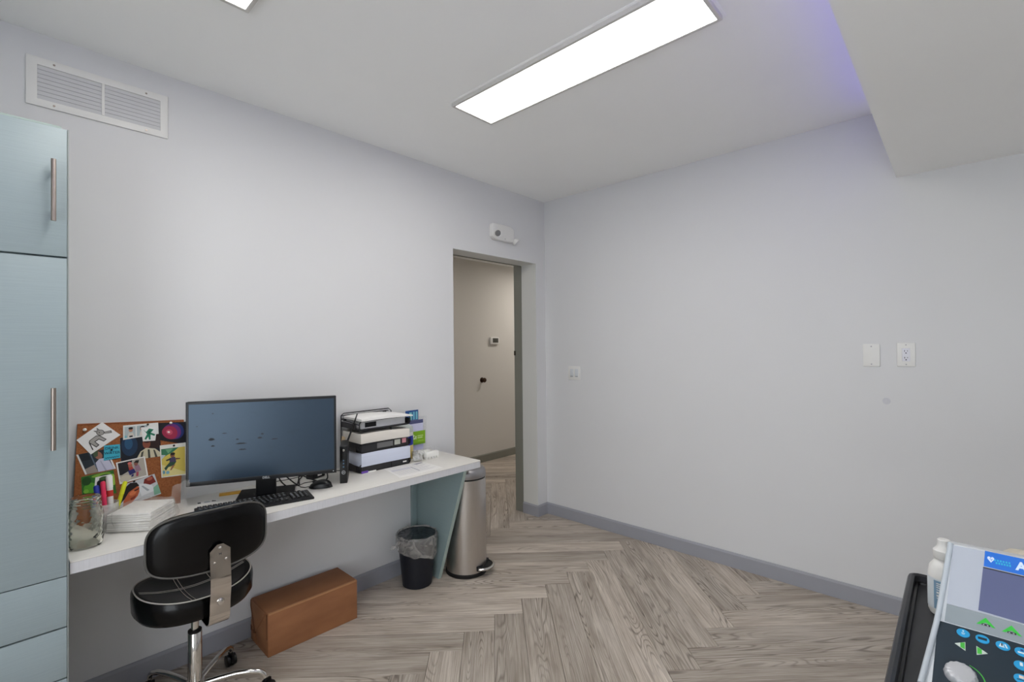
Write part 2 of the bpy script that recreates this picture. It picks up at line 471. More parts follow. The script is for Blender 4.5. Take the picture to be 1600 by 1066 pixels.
# doorway: pale reveal and grey frame behind it
b = MB(); b.box(DR-0.0015, DR-0.0003, 0.0006, 0.162, HB, DH-0.0015); b.box(DL+0.0003, DL+0.0015, 0.0006, 0.162, 0, DH-0.0015); b.box(DL+0.0003, DR-0.0003, 0.0006, 0.162, DH-0.0015, DH-0.0003)
struct(b.build('trim_reveal', REVEAL, smooth=False))
b = MB(); b.box(DR-0.004, DR+0.03, 0.2004, 0.252, 0, DH+0.05); b.box(DR-0.004, DR-0.0005, 0.162, 0.205, 0, DH-0.003); b.box(DL-0.03, DL-0.002, 0.2004, 0.252, 0, DH+0.05)
b.box(DL+0.0005, DR-0.004, 0.165, 0.185, DH-0.006, DH-0.0005)
door_frame = struct(b.build('door_1_frame', FRAME_G, bevel=0.002, smooth=False))
b = MB(); b.box(DR-0.008, DR-0.003, 0.235, 0.254, 1.36, 1.40); b.build('strike_plate', mat('strike_dark', '4b463e', 0.4, 0.8, noise=0.05), door_frame, bevel=0.001)

# pale filled patch on the right wall
b = MB(); b.disc((0, -2.337, 1.127), 0.018, (-1, 0, 0), h=0.0006); b.build('wall_patch', mat('patch_grey', 'cfcfd4', 0.8, noise=0.08, scale=60), wall_right)

# ------------------------------------------------------------------ ceiling light panels
def light_panel(x0, x1, y0, y1, label):
    cx, cy = (x0+x1)/2, (y0+y1)/2
    t = thing('ceiling_light', label, 'ceiling light', (cx, cy, H), group='flush ceiling light panels')
    hx, hy = (x1-x0)/2, (y1-y0)/2
    f = MB(); w = 0.015; dz = 0.020
    f.ringframe((-hx, hx, -hy, hy), (-hx+w, hx-w, -hy+w, hy-w), 0, -dz, lambda a, c, d: (a, c, d))
    f.build('frame', mat('panel_frame', 'd2cfcb', 0.4, noise=0.03), t, bevel=0.0012)
    g = MB(); g.box(-hx-0.012, hx+0.012, -hy-0.012, hy+0.012, -0.0025, 0); g.build('flange', CEIL, t, bevel=0.001)
    d = MB(); d.box(-hx+w, hx-w, -hy+w, hy-w, -0.0175, -0.012)
    d.build('diffuser', mat('panel_diffuser', 'fffdf8', 0.5, emit=PANEL_LIGHT, noise=0.01), t)
light_panel(-1.664, -1.378, -1.988, -0.742, 'lit rectangular ceiling panel light, the large one in full view nearest the doorway')
light_panel(-2.908, -2.622, -1.983, -0.737, 'lit ceiling panel light showing only a corner above the wall vent')

# violet strip lamp on the hidden upright face of the soffit
t = thing('cove_light_strip', 'violet light strip hidden above the dropped soffit edge', 'light strip', (-2.2, -2.395, 2.55))
b = MB(); b.box(-1.75, 2.02, 0, 0.012, -0.008, 0.008); b.build('lens', mat('violet_lens', '5a3cff', 0.4, emit=COVE_LIGHT, noise=0.01), t)
b = MB(); b.box(-1.76, 2.03, 0, 0.010, -0.012, -0.008); b.build('channel', STEEL, t)

# corridor downlights
for k, (x, y, lab) in enumerate([(1.75, 0.95, 'round corridor downlight beyond the right door jamb'), (-0.3, 1.0, 'round corridor downlight above the doorway threshold')]):
    t = thing('downlight', lab, 'downlight', (x, y, 2.5), group='corridor downlights')
    b = MB(); b.lathe([(0.09, 0), (0.09, -0.008), (0.075, -0.010), (0.075, -0.002)], 28, cap=False); b.build('trim_ring', WHITEP, t)
    b = MB(); b.lathe([(0.075, -0.002), (0.075, -0.005)], 28); b.build('lens', mat('downlight_lens_%s' % 'ab'[k], 'fff8f1', 0.5, emit=HALL_LIGHT*(3.2 if k == 0 else 1.0), noise=0.01), t)

# ------------------------------------------------------------------ air return grille on the left wall
t = thing('air_vent', 'white louvred air grille high on the wall above the cabinet', 'air vent', (-2.945, 0, 2.49))
b = MB()
x0, x1, z0, z1 = -0.228, 0.228, -0.092, 0.100; ix0, ix1, iz0, iz1 = -0.196, 0.199, -0.063, 0.070
b.ringframe((x0, x1, z0, z1), (ix0, ix1, iz0, iz1), 0, -0.008, lambda a, c, d: (a, d, c))
b.build('frame', WHITEP, t, bevel=0.002)
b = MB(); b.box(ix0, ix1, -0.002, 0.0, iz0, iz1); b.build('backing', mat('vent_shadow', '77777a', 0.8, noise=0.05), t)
b = MB(); b.box(-0.0035, 0.0065, -0.009, -0.001, iz0, iz1); b.build('mullion', WHITEP, t, bevel=0.001)
sl = MB(); LM = mat('vent_slat', 'cdcdcf', 0.45, noise=0.03)
nsl = 8; ph = (iz1-iz0)/nsl
def slat_mesh(xa, xb):
    s = MB(); s.prism([(xa, -0.0058, -0.0088), (xa, -0.0066, -0.0080), (xa, -0.0044, 0.0077), (xa, -0.0036, 0.0070)], (xb-xa, 0, 0)); return s
first = None
for xa, xb in ((ix0, -0.0035), (0.0065, ix1)):
    f0 = None
    for k in range(nsl):
        zc = iz0 + ph*(k+0.5)
        if f0 is None: f0 = o = slat_mesh(xa, xb).build('slat', LM, t, smooth=False)
        else:
            o = f0.copy(); COL.objects.link(o); o.parent = t
        o.location = (0, 0, zc)
for x, z in ((-0.148, 0.085), (0.148, 0.085), (-0.148, -0.078), (0.148, -0.078)):
    b = MB(); b.disc((x, -0.008, z), 0.004, (0, -1, 0), 10, 0.0012); b.build('screw', NICKEL, t)

# ------------------------------------------------------------------ emergency light above the door
t = thing('emergency_light', 'white twin head emergency light above the doorway', 'emergency light', (-0.545, 0, 2.325))
b = MB()
pts = [(-0.128, 0.055), (-0.118, 0.062), (0.080, 0.062), (0.118, 0.040), (0.118, -0.045), (0.10, -0.060), (-0.10, -0.060), (-0.128, -0.04)]
b.prism([(x, -0.038, z) for x, z in pts], (0, 0.038, 0)); b.build('housing', WHITEP, t, bevel=0.008, seg=3)
for x, z, d in ((-0.083, -0.012, (-0.35, -0.85, -0.35)), (0.118, -0.040, (0.55, -0.45, -0.7))):
    d = Vector(d).normalized(); Mz = Vector((0, 0, 1)).rotation_difference(d).to_matrix().to_4x4(); Mz.translation = (x, -0.040, z)
    b = MB(); b.lathe([(0.010, -0.008), (0.022, 0.002), (0.030, 0.014), (0.031, 0.024), (0.028, 0.025), (0.024, 0.021)], 24, M=Mz); h = b.build('lamp_head', WHITEP, t)
    b = MB(); b.lathe([(0.0235, 0.0215), (0.020, 0.0225), (0.010, 0.0240), (0.002, 0.0245)], 24, M=Mz); b.build('lamp_lens', mat('lamp_lens', '8a8a8a', 0.25, 0.3, noise=0.1), h)
b = MB(); b.disc((0.01, -0.0385, -0.045), 0.004, (0, -1, 0), 10); b.build('test_button', mat('button_grey', '9a9a9a', 0.5, noise=0.05), t)

# ------------------------------------------------------------------ wall plates
def plate(name, label, y, z, w, h):
    t = thing(name, label, 'wall plate' if 'plate' in name else ('light switch' if 'switch' in name else 'outlet'), (0, y, z))
    b = MB(); b.box(-0.006, 0, -w/2, w/2, -h/2, h/2); b.build('plate', WHITEP, t, bevel=0.003)
    return t
t = plate('light_switch', 'white double rocker light switch near the room corner', -0.3035, 1.2155, 0.120, 0.114)
for dy in (0.024, -0.024):
    b = MB(); b.box(-0.0085, -0.005, dy-0.0165, dy+0.0165, -0.033, 0.033); r = b.build('rocker', WHITEG, t, bevel=0.0015)
    b = MB(); b.box(-0.0090, -0.0083, dy-0.012, dy+0.012, -0.0285, -0.0255); b.build('indicator_slot', INK, r)
t = plate('blank_plate', 'blank white wall plate left of the outlet', -2.2755, 1.372, 0.076, 0.122)
for z in (0.048, -0.048):
    b = MB(); b.disc((-0.006, 0, z), 0.0035, (-1, 0, 0), 10); b.build('screw', INKG, t)
t = plate('power_outlet', 'white duplex power outlet right of the blank plate', -2.422, 1.376, 0.076, 0.124)
b = MB(); b.box(-0.0085, -0.005, -0.0165, 0.0165, -0.034, 0.034); r = b.build('receptacle', mat('receptacle_white', 'dedee6', 0.35, noise=0.02), t, bevel=0.0012)
b = MB()
for z in (0.017, -0.018):
    b.box(-0.0090, -0.0083, 0.0045, 0.0068, z-0.002, z+0.0065); b.box(-0.0090, -0.0083, -0.0070, -0.0050, z-0.001, z+0.0060); b.disc((-0.0083, 0, z-0.0085), 0.0030, (-1, 0, 0), 10, 0.0007)
b.build('slots', INK, r)
for z in (0.051, -0.051):
    b = MB(); b.disc((-0.006, 0, z), 0.003, (-1, 0, 0), 10); b.build('screw', INKG, t)

# thermostat and knob on the corridor wall
t = thing('thermostat', 'small white thermostat with dark screen on the corridor wall', 'thermostat', (1.108, 1.75, 1.515))
b = MB(); b.box(-0.075, 0.075, -0.030, 0, -0.045, 0.045); b.build('housing', WHITEP, t, bevel=0.006)
b = MB(); b.box(-0.042, 0.058, -0.032, -0.029, -0.026, 0.032); b.build('display', mat('thermo_display', '4a4a44', 0.3, noise=0.05), t, bevel=0.001)
t = thing('wall_knob', 'round dark brown knob on the corridor wall below the thermostat', 'knob', (0.898, 1.75, 1.023))
Mk = Matrix.Rotation(PI/2, 4, 'X')
b = MB(); b.lathe([(0.033, 0), (0.033, 0.004), (0.012, 0.008), (0.012, 0.025), (0.026, 0.034), (0.030, 0.046), (0.024, 0.058), (0.008, 0.062)], 20, M=Mk); b.build('knob_body', mat('bronze', '4a382d', 0.35, 0.7, noise=0.1), t)

# ------------------------------------------------------------------ tall cabinet on the left
CX = -3.0895
def tall_cabinet(name, x1, w, label, hand):
    t = thing(name, label, 'cabinet', (x1-w/2, -0.25, 0), group='tall teal cabinets')
    hw = w/2
    b = MB(); b.box(-hw, hw, -0.240, 0.248, 0.09, 2.155); b.build('body', TEALD, t, bevel=0.001)
    b = MB(); b.box(-hw+0.0, hw, -0.20, 0.24, 0, 0.09); b.build('plinth', BASE, t)
    b = MB(); b.box(-hw, hw-0.018, -0.2615, -0.240, 2.158, 2.164); b.build('top_edge', TEALE, t)
    fy0, fy1 = -0.262, -0.242
    spans = [('door', 1.744, 2.158), ('door', 0.7165, 1.738), ('drawer', 0.5555, 0.7135), ('drawer', 0.393, 0.5505), ('drawer', 0.095, 0.388)]
    for kind, za, zb in spans:
        b = MB(); b.box(-hw+0.0015, hw-0.004, fy0, fy1, za, zb); d = b.build(kind, TEAL, t, bevel=0.0012)
        if kind == 'door':
            zc = 1.947 if za > 1.5 else 1.226
            hx = (hw-0.038)*hand
            h = MB(); h.tube([(hx, fy0-0.034, zc-0.0975), (hx, fy0-0.034, zc+0.0975)], 0.0065, 16)
            ho = h.build('handle', NICKEL, d)
            for dz in (-0.064, 0.064):
                s = MB(); s.tube([(hx, fy0, zc+dz), (hx, fy0-0.034, zc+dz)], 0.0045, 10); s.build('standoff', NICKEL, d)
    b = MB(); b.box(hw-0.003, hw, -0.2605, -0.240, 0.09, 2.16); b.build('edge_strip', mat('edge_grey', '8f9693', 0.5, noise=0.04), t)
tall_cabinet('tall_cabinet', CX, 0.50, 'tall teal cabinet beside the desk with two doors and steel bar handles', 1)
tall_cabinet('tall_cabinet', CX-0.502, 0.50, 'tall teal cabinet at the far left beyond the one next to the desk', -1)

# ------------------------------------------------------------------ desk
DX0, DX1, DY = -3.085, -1.243, -0.497
t = thing('desk', 'long white laminate wall desk on a slanted teal panel leg', 'desk', (-2.16, -0.25, 0))
def dl(x, y, z=0): return (x+2.16, y+0.25, z)
def rounded(xa, xb, ya, yb, r, n=6):
    pts = [(xa, yb), (xa, ya)]
    for k in range(n+1):
        a = -PI/2 + PI/2*k/n; pts.append((xb-r+r*math.cos(a), ya+r+r*math.sin(a)))
    pts.append((xb, yb)); return pts
b = MB(); b.prism([dl(x, y, DZ-0.003) for x, y in rounded(DX0, DX1, DY, -0.001, 0.018)], (0, 0, 0.003)); b.build('desktop', DESKT, t, bevel=0.001)
b = MB(); b.prism([dl(x, y, DZ-0.039) for x, y in rounded(DX0, DX1, DY, -0.001, 0.018)], (0, 0, 0.0355)); b.build('desktop_edge', DESKE, t)
b = MB(); b.prism([dl(x, y, DZ-0.0036) for x, y in rounded(DX0, DX1-0.0003, DY+0.0003, -0.001, 0.018)], (0, 0, 0.0007)); b.build('edge_seam', SEAM, t)
lz = DZ-0.039
b = MB(); b.prism([dl(-1.375, -0.005, 0), dl(-1.375, -0.235, 0), dl(-1.375, -0.485, lz), dl(-1.375, -0.005, lz)], (0.024, 0, 0)); b.build('panel_leg', TEALD, t, bevel=0.001)
nv = Vector((0, -0.712, -0.25)).normalized()*0.0015
b = MB(); b.prism([Vector(dl(-1.375, -0.235, 0))+nv*0, Vector(dl(-1.351, -0.235, 0)), Vector(dl(-1.351, -0.485, lz)), Vector(dl(-1.375, -0.485, lz))], nv); b.build('edge_band', TEALE, t)
b = MB(); b.box(*(-1.412+2.16, -1.375+2.16), -0.024+0.25, -0.001+0.25, 0.0, lz); b.build('wall_batten', TEALD, t, bevel=0.001)

# ------------------------------------------------------------------ cardboard box
t = thing('cardboard_box', 'long closed brown cardboard box on the floor under the desk', 'box', (-2.158, -0.142, 0), math.radians(-0.7))
bw, bd, bh = 0.2255, 0.110, 0.2025
b = MB(); b.box(-bw, bw, -bd, bd, 0, bh); b.build('box_body', CARD, t, bevel=0.003)
# overlapping end flaps on the left end: slanted slit and a cut-out
e = -bw
b = MB(); b.prism([(e, 0.108, bh-0.004), (e, 0.055, 0.062), (e, 0.047, 0.062), (e, -0.092, bh-0.004)], (-0.0028, 0, 0)); b.build('end_flap', CARD, t, bevel=0.0008)
b = MB(); b.prism([(e, 0.108, 0.1), (e, 0.06, 0.085), (e, 0.035, 0.02), (e, 0.035, 0.004), (e, 0.108, 0.004)], (-0.0016, 0, 0)); b.build('end_flap', CARD, t, bevel=0.0005)
for pts_, dx in (([(e, 0.1085, bh-0.006), (e, 0.044, 0.055), (e, 0.058, 0.050), (e, 0.112, bh-0.035)], -0.0036), ([(e, -0.097, bh-0.006), (e, -0.109, bh-0.006), (e, -0.109, 0.085), (e, -0.104, 0.08)], -0.0036), ([(e, 0.092, 0.068), (e, 0.108, 0.074), (e, 0.108, 0.05), (e, 0.092, 0.046)], -0.0036), ([(e, 0.062, 0.058), (e, 0.082, 0.062), (e, 0.074, 0.042)], -0.0036)):
    b = MB(); b.prism(pts_, (dx, 0, 0)); b.build('flap_slit', CARDD, t, smooth=False)
b = MB(); b.box(-bw+0.002, bw-0.002, -bd-0.0006, -bd+0.012, bh-0.010, bh+0.0006); b.build('fold_edge', mat('cardboard_fold', 'b28058', 0.8, noise=0.08), t, bevel=0.003)

# ------------------------------------------------------------------ small bin with liner
t = thing('waste_bin', 'small dark navy waste bin with a clear liner beside the panel leg', 'waste bin', (-1.492, -0.180, 0))
b = MB(); b.lathe([(0.082, 0.0), (0.088, 0.004), (0.116, 0.29), (0.120, 0.293), (0.120, 0.300), (0.114, 0.300), (0.110, 0.285), (0.086, 0.012), (0.0, 0.010)], 40, cap=False); b.build('bin_body', NAVY, t)
rnd = random.Random(3)
def wob(a, k, amp): return amp*(math.sin(3*a+k)+0.6*math.sin(7*a+2.1*k)+0.4*math.sin(13*a+k*3.3))
R = []
n = 64
for kk, (r, z, amp, az) in enumerate([(0.120, 0.205, 0.004, 0.012), (0.124, 0.235, 0.004, 0.006), (0.126, 0.275, 0.003, 0.004), (0.126, 0.302, 0.002, 0.004), (0.121, 0.311, 0.002, 0.004), (0.112, 0.304, 0.002, 0.003)]):
    ring = []
    for i in range(n):
        a = 2*PI*i/n
        rr = r + wob(a, kk*0.4, amp*0.5)
        zz = z + wob(a, kk*0.3+1, az*0.5)
        if kk == 0: zz -= 0.030*math.cos(a+0.9)     # hem hangs lower towards the room
        ring.append((rr*math.cos(a), rr*math.sin(a), zz))
    R.append(ring)
b = MB(); b.rings(R, cap=False); liner = b.build('bin_liner', LINER, t)
R = []
for kk, (r, z) in enumerate([(0.112, 0.304), (0.106, 0.27), (0.094, 0.20), (0.080, 0.15), (0.05, 0.13), (0.012, 0.135)]):
    R.append([((r+wob(2*PI*i/n, kk, 0.006 if 0 < kk else 0.001))*math.cos(2*PI*i/n), (r+wob(2*PI*i/n, kk, 0.006 if 0 < kk else 0.001))*math.sin(2*PI*i/n), z+wob(2*PI*i/n, kk+2, 0.008 if kk else 0.001)) for i in range(n)])
b = MB(); b.rings(R, cap=True); b.build('liner_inside', LINERIN, liner)
b = MB(); b.tube([(-0.105, 0.01, 0.296), (-0.130, -0.002, 0.285), (-0.150, -0.004, 0.272), (-0.172, 0.0, 0.268), (-0.186, 0.004, 0.262)], [0.018, 0.012, 0.009, 0.013, 0.004], 10); b.build('liner_knot', LINER, liner)

# ------------------------------------------------------------------ stainless step can
t = thing('step_can', 'tall stainless steel step-on trash can at the end of the desk', 'trash can', (-1.172, -0.272, 0), math.radians(24))
r = 0.128
b = MB(); b.lathe([(r+0.004, 0.0), (r+0.006, 0.004), (r+0.006, 0.020), (r-0.002, 0.024)], 48); b.build('base_ring', RUBBER, t)
b = MB(); b.lathe([(r, 0.022), (r, 0.600)], 56); b.build('body', STEEL, t)
b = MB(); b.lathe([(r-0.004, 0.600), (r-0.004, 0.610)], 48); b.build('gap_ring', RUBBER, t)
b = MB(); b.lathe([(r, 0.609), (r+0.001, 0.612), (r, 0.640), (r-0.006, 0.655), (r-0.022, 0.668), (r-0.05, 0.674), (0.02, 0.677)], 56); b.build('lid', LIDM, t)
# pedal: a curved loop bar sticking out low at the front
arc = [(-0.076*math.cos(PI*k/16)*1.0, -r+0.010-0.062*math.sin(PI*k/16), 0.048) for k in range(17)]
b = MB(); b.tube(arc, 0.0085, 12); ped = b.build('pedal', CHROME, t)
b = MB(); b.prism([(x*0.86, y*0.985+0.0, 0.045) for x, y, z in arc], (0, 0, 0.004)); b.build('pedal_pad', RUBBER, ped)
b = MB(); b.box(-0.076, 0.076, -r+0.004, -r+0.05, 0.036, 0.062); b.build('pedal_slot', RUBBER, t, bevel=0.002)

# ------------------------------------------------------------------ monitor
MA = math.radians(26)
t = thing('monitor', 'black wide computer monitor turned toward the room on the desk', 'monitor', (-2.411, -0.2955, DZ), -MA)
mw, m0, m1 = 0.3065, 0.093, 0.460
b = MB(); b.box(-mw, mw, 0.002, 0.030, m0, m1); b.build('back_shell', BLACK, t, bevel=0.004)
b = MB()
b.ringframe((-mw, mw, m0, m1), (-mw+0.010, mw-0.010, m0+0.018, m1-0.011), 0.003, -0.004, lambda a, c, d: (a, d, c))
bez = b.build('bezel', mat('bezel_dark', '17191d', 0.35, noise=0.05), t, bevel=0.0008)
scm = bpy.data.materials.new('dusty_screen'); scm.use_nodes = True
nt = scm.node_tree; bs = nt.nodes['Principled BSDF']
tc = nt.nodes.new('ShaderNodeTexCoord'); nz = nt.nodes.new('ShaderNodeTexNoise'); nz.inputs['Scale'].default_value = 14; nz.inputs['Detail'].default_value = 5
mp = nt.nodes.new('ShaderNodeMapping'); mp.inputs['Scale'].default_value = (1, 1, 2.2)
nt.links.new(tc.outputs['Object'], mp.inputs[0]); nt.links.new(mp.outputs[0], nz.inputs['Vector'])
rp = nt.nodes.new('ShaderNodeValToRGB'); rp.color_ramp.elements[0].position = 0.30; rp.color_ramp.elements[0].color = rgb('1a2634'); rp.color_ramp.elements[1].position = 0.42; rp.color_ramp.elements[1].color = rgb('1c2938')
nt.links.new(nz.outputs['Fac'], rp.inputs[0]); nt.links.new(rp.outputs[0], bs.inputs['Base Color'])
bs.inputs['Roughness'].default_value = 0.30; bs.inputs['Specular IOR Level'].default_value = 0.85; bs.inputs['Specular Tint'].default_value = (0.62, 0.80, 1.0, 1)
b = MB(); b.box(-mw+0.010, mw-0.010, -0.002, 0.002, m0+0.018, m1-0.011); b.build('screen', scm, t)
SMG = mat('smudge', '161d26', 0.5, noise=0.2, scale=90)
b = MB()
for x, z, rx, rz in ((-0.205, 0.405, .004, .002), (-0.265, 0.352, .003, .002), (-0.21, 0.292, .012, .006), (-0.095, 0.265, .022, .003), (-0.11, 0.285, .006, .003), (-0.205, 0.262, .008, .003), (-0.02, 0.285, .010, .004), (-0.09, 0.238, .016, .003), (0.04, 0.275, .014, .002), (-0.16, 0.315, .010, .002), (-0.01, 0.302, .006, .003)):
    b.face([(x+rx*math.cos(2*PI*k/14)*(1+.25*math.sin(5*k)), -0.0023, z+rz*math.sin(2*PI*k/14)*(1+.3*math.cos(3*k))) for k in range(14)])
b.build('smudges', SMG, t)['kind'] = 'stuff'
LOGO = mat('logo_silver', 'b9bcc0', 0.3, 0.5, noise=0.02)
text_mesh('logo', 'DELL', 0.0135, LOGO, bez, frame3((0.005, -0.0043, m0+0.009), (1, 0, 0), (0, 0, 1)), bold=0.0006)
b = MB(); b.disc((mw-0.014, -0.004, m0+0.010), 0.0022, (0, -1, 0), 10); b.build('power_button', mat('led_white', 'dfe6ee', 0.3, noise=0.02), bez)
b = MB(); b.box(-0.042, 0.042, 0.030, 0.062, 0.012, 0.30); b.build('stand_neck', BLACK, t, bevel=0.006)
b = MB(); b.box(-0.120, 0.118, -0.012, 0.172, 0.0, 0.013); b.build('stand_base', mat('matte_black', '0a0a0c', 0.6, noise=0.1, spec=0.2), t, bevel=0.003)

# ------------------------------------------------------------------ keyboard, mouse
t = thing('keyboard', 'full size black keyboard in front of the monitor stand', 'keyboard', (-2.463, -0.3365, DZ), math.radians(-12.4))
kw, kd = 0.228, 0.073
b = MB(); b.prism([(-kw, -kd, 0), (kw, -kd, 0), (kw, kd, 0), (-kw, kd, 0)], (0, 0, 0.010))
b.build('case', BLACK, t, bevel=0.003)
b = MB(); lg = MB(); KEYL = mat('key_legend', 'aeb6bf', 0.6, noise=0.05)
def key(x, y, w, h=0.0165, legend=True):
    z0, z1 = 0.010, 0.0155
    b.rings([[(x-w/2, y-h/2, z0), (x+w/2, y-h/2, z0), (x+w/2, y+h/2, z0), (x-w/2, y+h/2, z0)], [(x-w/2+.0015, y-h/2+.0015, z1), (x+w/2-.0015, y-h/2+.0015, z1), (x+w/2-.0015, y+h/2-.0015, z1), (x-w/2+.0015, y+h/2-.0015, z1)]])
    if legend:
        lg.face([(x-.0028, y-.0010, z1+.0003), (x+.0026, y-.0010, z1+.0003), (x+.0022, y+.0042, z1+.0003), (x-.0024, y+.0042, z1+.0003)])
p = 0.019
for rrow in range(6):
    y = 0.058 - rrow*0.0232 if rrow == 0 else 0.034 - (rrow-1)*p
    if rrow == 5:
        x = -kw+0.018
        for w in (1.25, 1.25, 1.25, 6.2, 1.25, 1.25, 1.25, 1.25): key(x+w*p/2-0.009, y, w*p-0.002, legend=(w < 3)); x += w*p
    else:
        off = (0, 0, 0.008, 0.012, 0.02)[rrow]
        for c in range(15 if rrow < 4 else 14): key(-kw+0.018+off*0.4+c*p, y, p-0.002)
    if rrow in (0, 1, 2, 5):
        for c in range(3): key(0.079+c*p, y, p-0.002)
    if rrow == 4: key(0.079+p, y, p-0.002)
    if rrow > 0:
        for c in range(4): key(0.147+c*p, y, p-0.002)
    else:
        for c in range(3): key(0.150+c*0.018, y, 0.014, 0.006, False)
k = b.build('keys', BLACKG, t); k['kind'] = 'stuff'
k2 = lg.build('key_legends', KEYL, k, smooth=False); k2['kind'] = 'stuff'

t = thing('computer_mouse', 'black computer mouse right of the keyboard', 'mouse', (-2.152, -0.300, DZ), math.radians(-38))
def mouse_rings(scale=1.0, zmax=0.036):
    R = []
    L = 0.056*scale
    for k in range(13):
        u = -1 + 2*k/12
        hw = 0.031*scale*math.sqrt(max(0.0, 1-abs(u)**2.6))+0.0008
        hz = zmax*(0.52+0.48*math.cos((u-0.18)*1.55))*math.sqrt(max(0.0, 1-abs(u)**4))+0.002
        R.append([(L*u, hw*math.cos(PI*j/10), 0.002+hz*(math.sin(PI*j/10)**0.7)) for j in range(11)] + [(L*u, -hw*0.5, 0.0), (L*u, hw*0.5, 0.0)])
    return R
b = MB(); b.rings(mouse_rings()); b.build('shell', BLACKG, t)
b = MB(); Mw = Matrix.Translation((-0.032, 0, 0.030)) @ Matrix.Rotation(PI/2, 4, 'X'); b.lathe([(0.004, -0.0035), (0.0065, -0.0030), (0.0065, 0.0030), (0.004, 0.0035)], 16, M=Mw); b.build('scroll_wheel', RUBBER, t)
b = MB(); b.tube([(-0.054, 0, 0.008), (-0.075, 0.004, 0.003), (-0.10, 0.02, 0.0022), (-0.115, 0.05, 0.0022), (-0.10, 0.09, 0.0022), (-0.06, 0.115, 0.0022)], 0.0018, 6); b.build('cable', RUBBER, t)

# ------------------------------------------------------------------ mini computer standing on edge
t = thing('mini_computer', 'slim black mini computer standing on edge between monitor and letter trays', 'computer', (-2.0415, -0.3205, DZ), math.radians(-31))
b = MB(); b.box(-0.018, 0.018, 0, 0.178, 0, 0.188); b.build('case', BLACK, t, bevel=0.002)
b = MB(); b.box(-0.0165, 0.0165, -0.002, 0.001, 0.003, 0.185); fp = b.build('front_panel', BLACKG, t, bevel=0.001)
b = MB(); b.tube([(0.0085*math.cos(2*PI*k/24), -0.0028, 0.056+0.0085*math.sin(2*PI*k/24)) for k in range(24)], 0.0011, 6, closed=True); b.build('logo_ring', LOGO, fp)
text_mesh('logo', 'DELL', 0.0058, LOGO, fp, frame3((0, -0.0024, 0.056), (1, 0, 0), (0, 0, 1)), bold=0.0002)
for z in (0.084, 0.101, 0.116):
    b = MB(); b.box(-0.0035, 0.0035, -0.0026, -0.0018, z-0.0035, z+0.0035); b.build('port', mat('port_blue', '4b6a86', 0.4, noise=0.05), fp)
b = MB(); b.disc((0, -0.002, 0.168), 0.006, (0, -1, 0), 14); b.build('power_button', STEEL, fp)
b = MB(); b.tube([(0.010, 0.165, 0.17), (0.014, 0.185, 0.19), (0.040, 0.20, 0.26), (0.062, 0.208, 0.325)], [0.004, 0.005, 0.0045, 0.003], 8); b.build('antenna', RUBBER, t)
# cables behind the monitor
def cable(label, pts, r=0.0034):
    P = [Vector(p) for p in pts]; out = []
    for i in range(len(P)-1):
        a = P[max(i-1, 0)]; b1 = P[i]; c = P[i+1]; d = P[min(i+2, len(P)-1)]
        for k in range(6):
            u = k/6; out.append(0.5*((2*b1)+(c-a)*u+(2*a-5*b1+4*c-d)*u*u+(3*b1-a-3*c+d)*u**3))
    out.append(P[-1])
    b = MB(); b.tube(out, r, 7); return tag(b.build('cable', RUBBER), label, 'cable', 'cables behind the monitor')
z = DZ+0.0048
cable('black cable looping forward beside the monitor stand', [(-2.30, -0.10, 0.92), (-2.29, -0.14, 0.80), (-2.262, -0.185, z), (-2.215, -0.175, z), (-2.17, -0.10, 0.79), (-2.13, -0.06, 0.83)])
cable('black cable sagging under the right end of the monitor', [(-2.25, -0.08, 0.83), (-2.18, -0.14, 0.79), (-2.12, -0.20, z+0.002), (-2.08, -0.215, z+0.006), (-2.05, -0.16, 0.78), (-2.03, -0.10, 0.80)])
cable('black cable crossing behind the mouse', [(-2.28, -0.06, 0.84), (-2.22, -0.19, z+0.001), (-2.185, -0.135, z+0.012), (-2.12, -0.105, 0.80), (-2.05, -0.075, 0.82), (-2.0, -0.05, 0.84)])
cable('black cable running up beside the monitor right edge to the trays', [(-2.03, -0.05, 0.78), (-2.005, -0.10, 0.84), (-1.99, -0.13, 0.91), (-1.975, -0.10, 0.97), (-1.96, -0.05, 1.02), (-1.94, -0.03, 1.035)])
cable('thin black cable along the desk behind the mini computer', [(-2.30, -0.03, z), (-2.2, -0.045, z), (-2.1, -0.03, z), (-2.0, -0.04, z), (-1.93, -0.09, z)], 0.0022)
t = thing('power_adapter', 'black power brick lying behind the mouse under the monitor', 'power adapter', (-2.085, -0.10, DZ), 0.4)
b = MB(); b.box(-0.045, 0.045, -0.025, 0.025, 0, 0.045); b.build('brick', BLACK, t, bevel=0.005)
b = MB(); b.box(-0.012, 0.018, -0.0255, -0.0249, 0.012, 0.034); b.build('sticker', PAPER, t)

# tan tag in a pen holder next to the computer
t = thing('paper_tag', 'folded tan paper tag tucked behind the mini computer', 'paper tag', (-1.938, -0.125, DZ), 0.3)
b = MB(); b.prism([(-0.012, 0, 0), (0.014, 0, 0), (0.018, 0.012, 0.135), (0.030, 0.016, 0.19), (0.004, 0.014, 0.20), (-0.010, 0.01, 0.13)], (0, 0.0025, 0)); b.build('tag_body', mat('tan_paper', 'd8c4a0', 0.8, noise=0.15, scale=30), t)

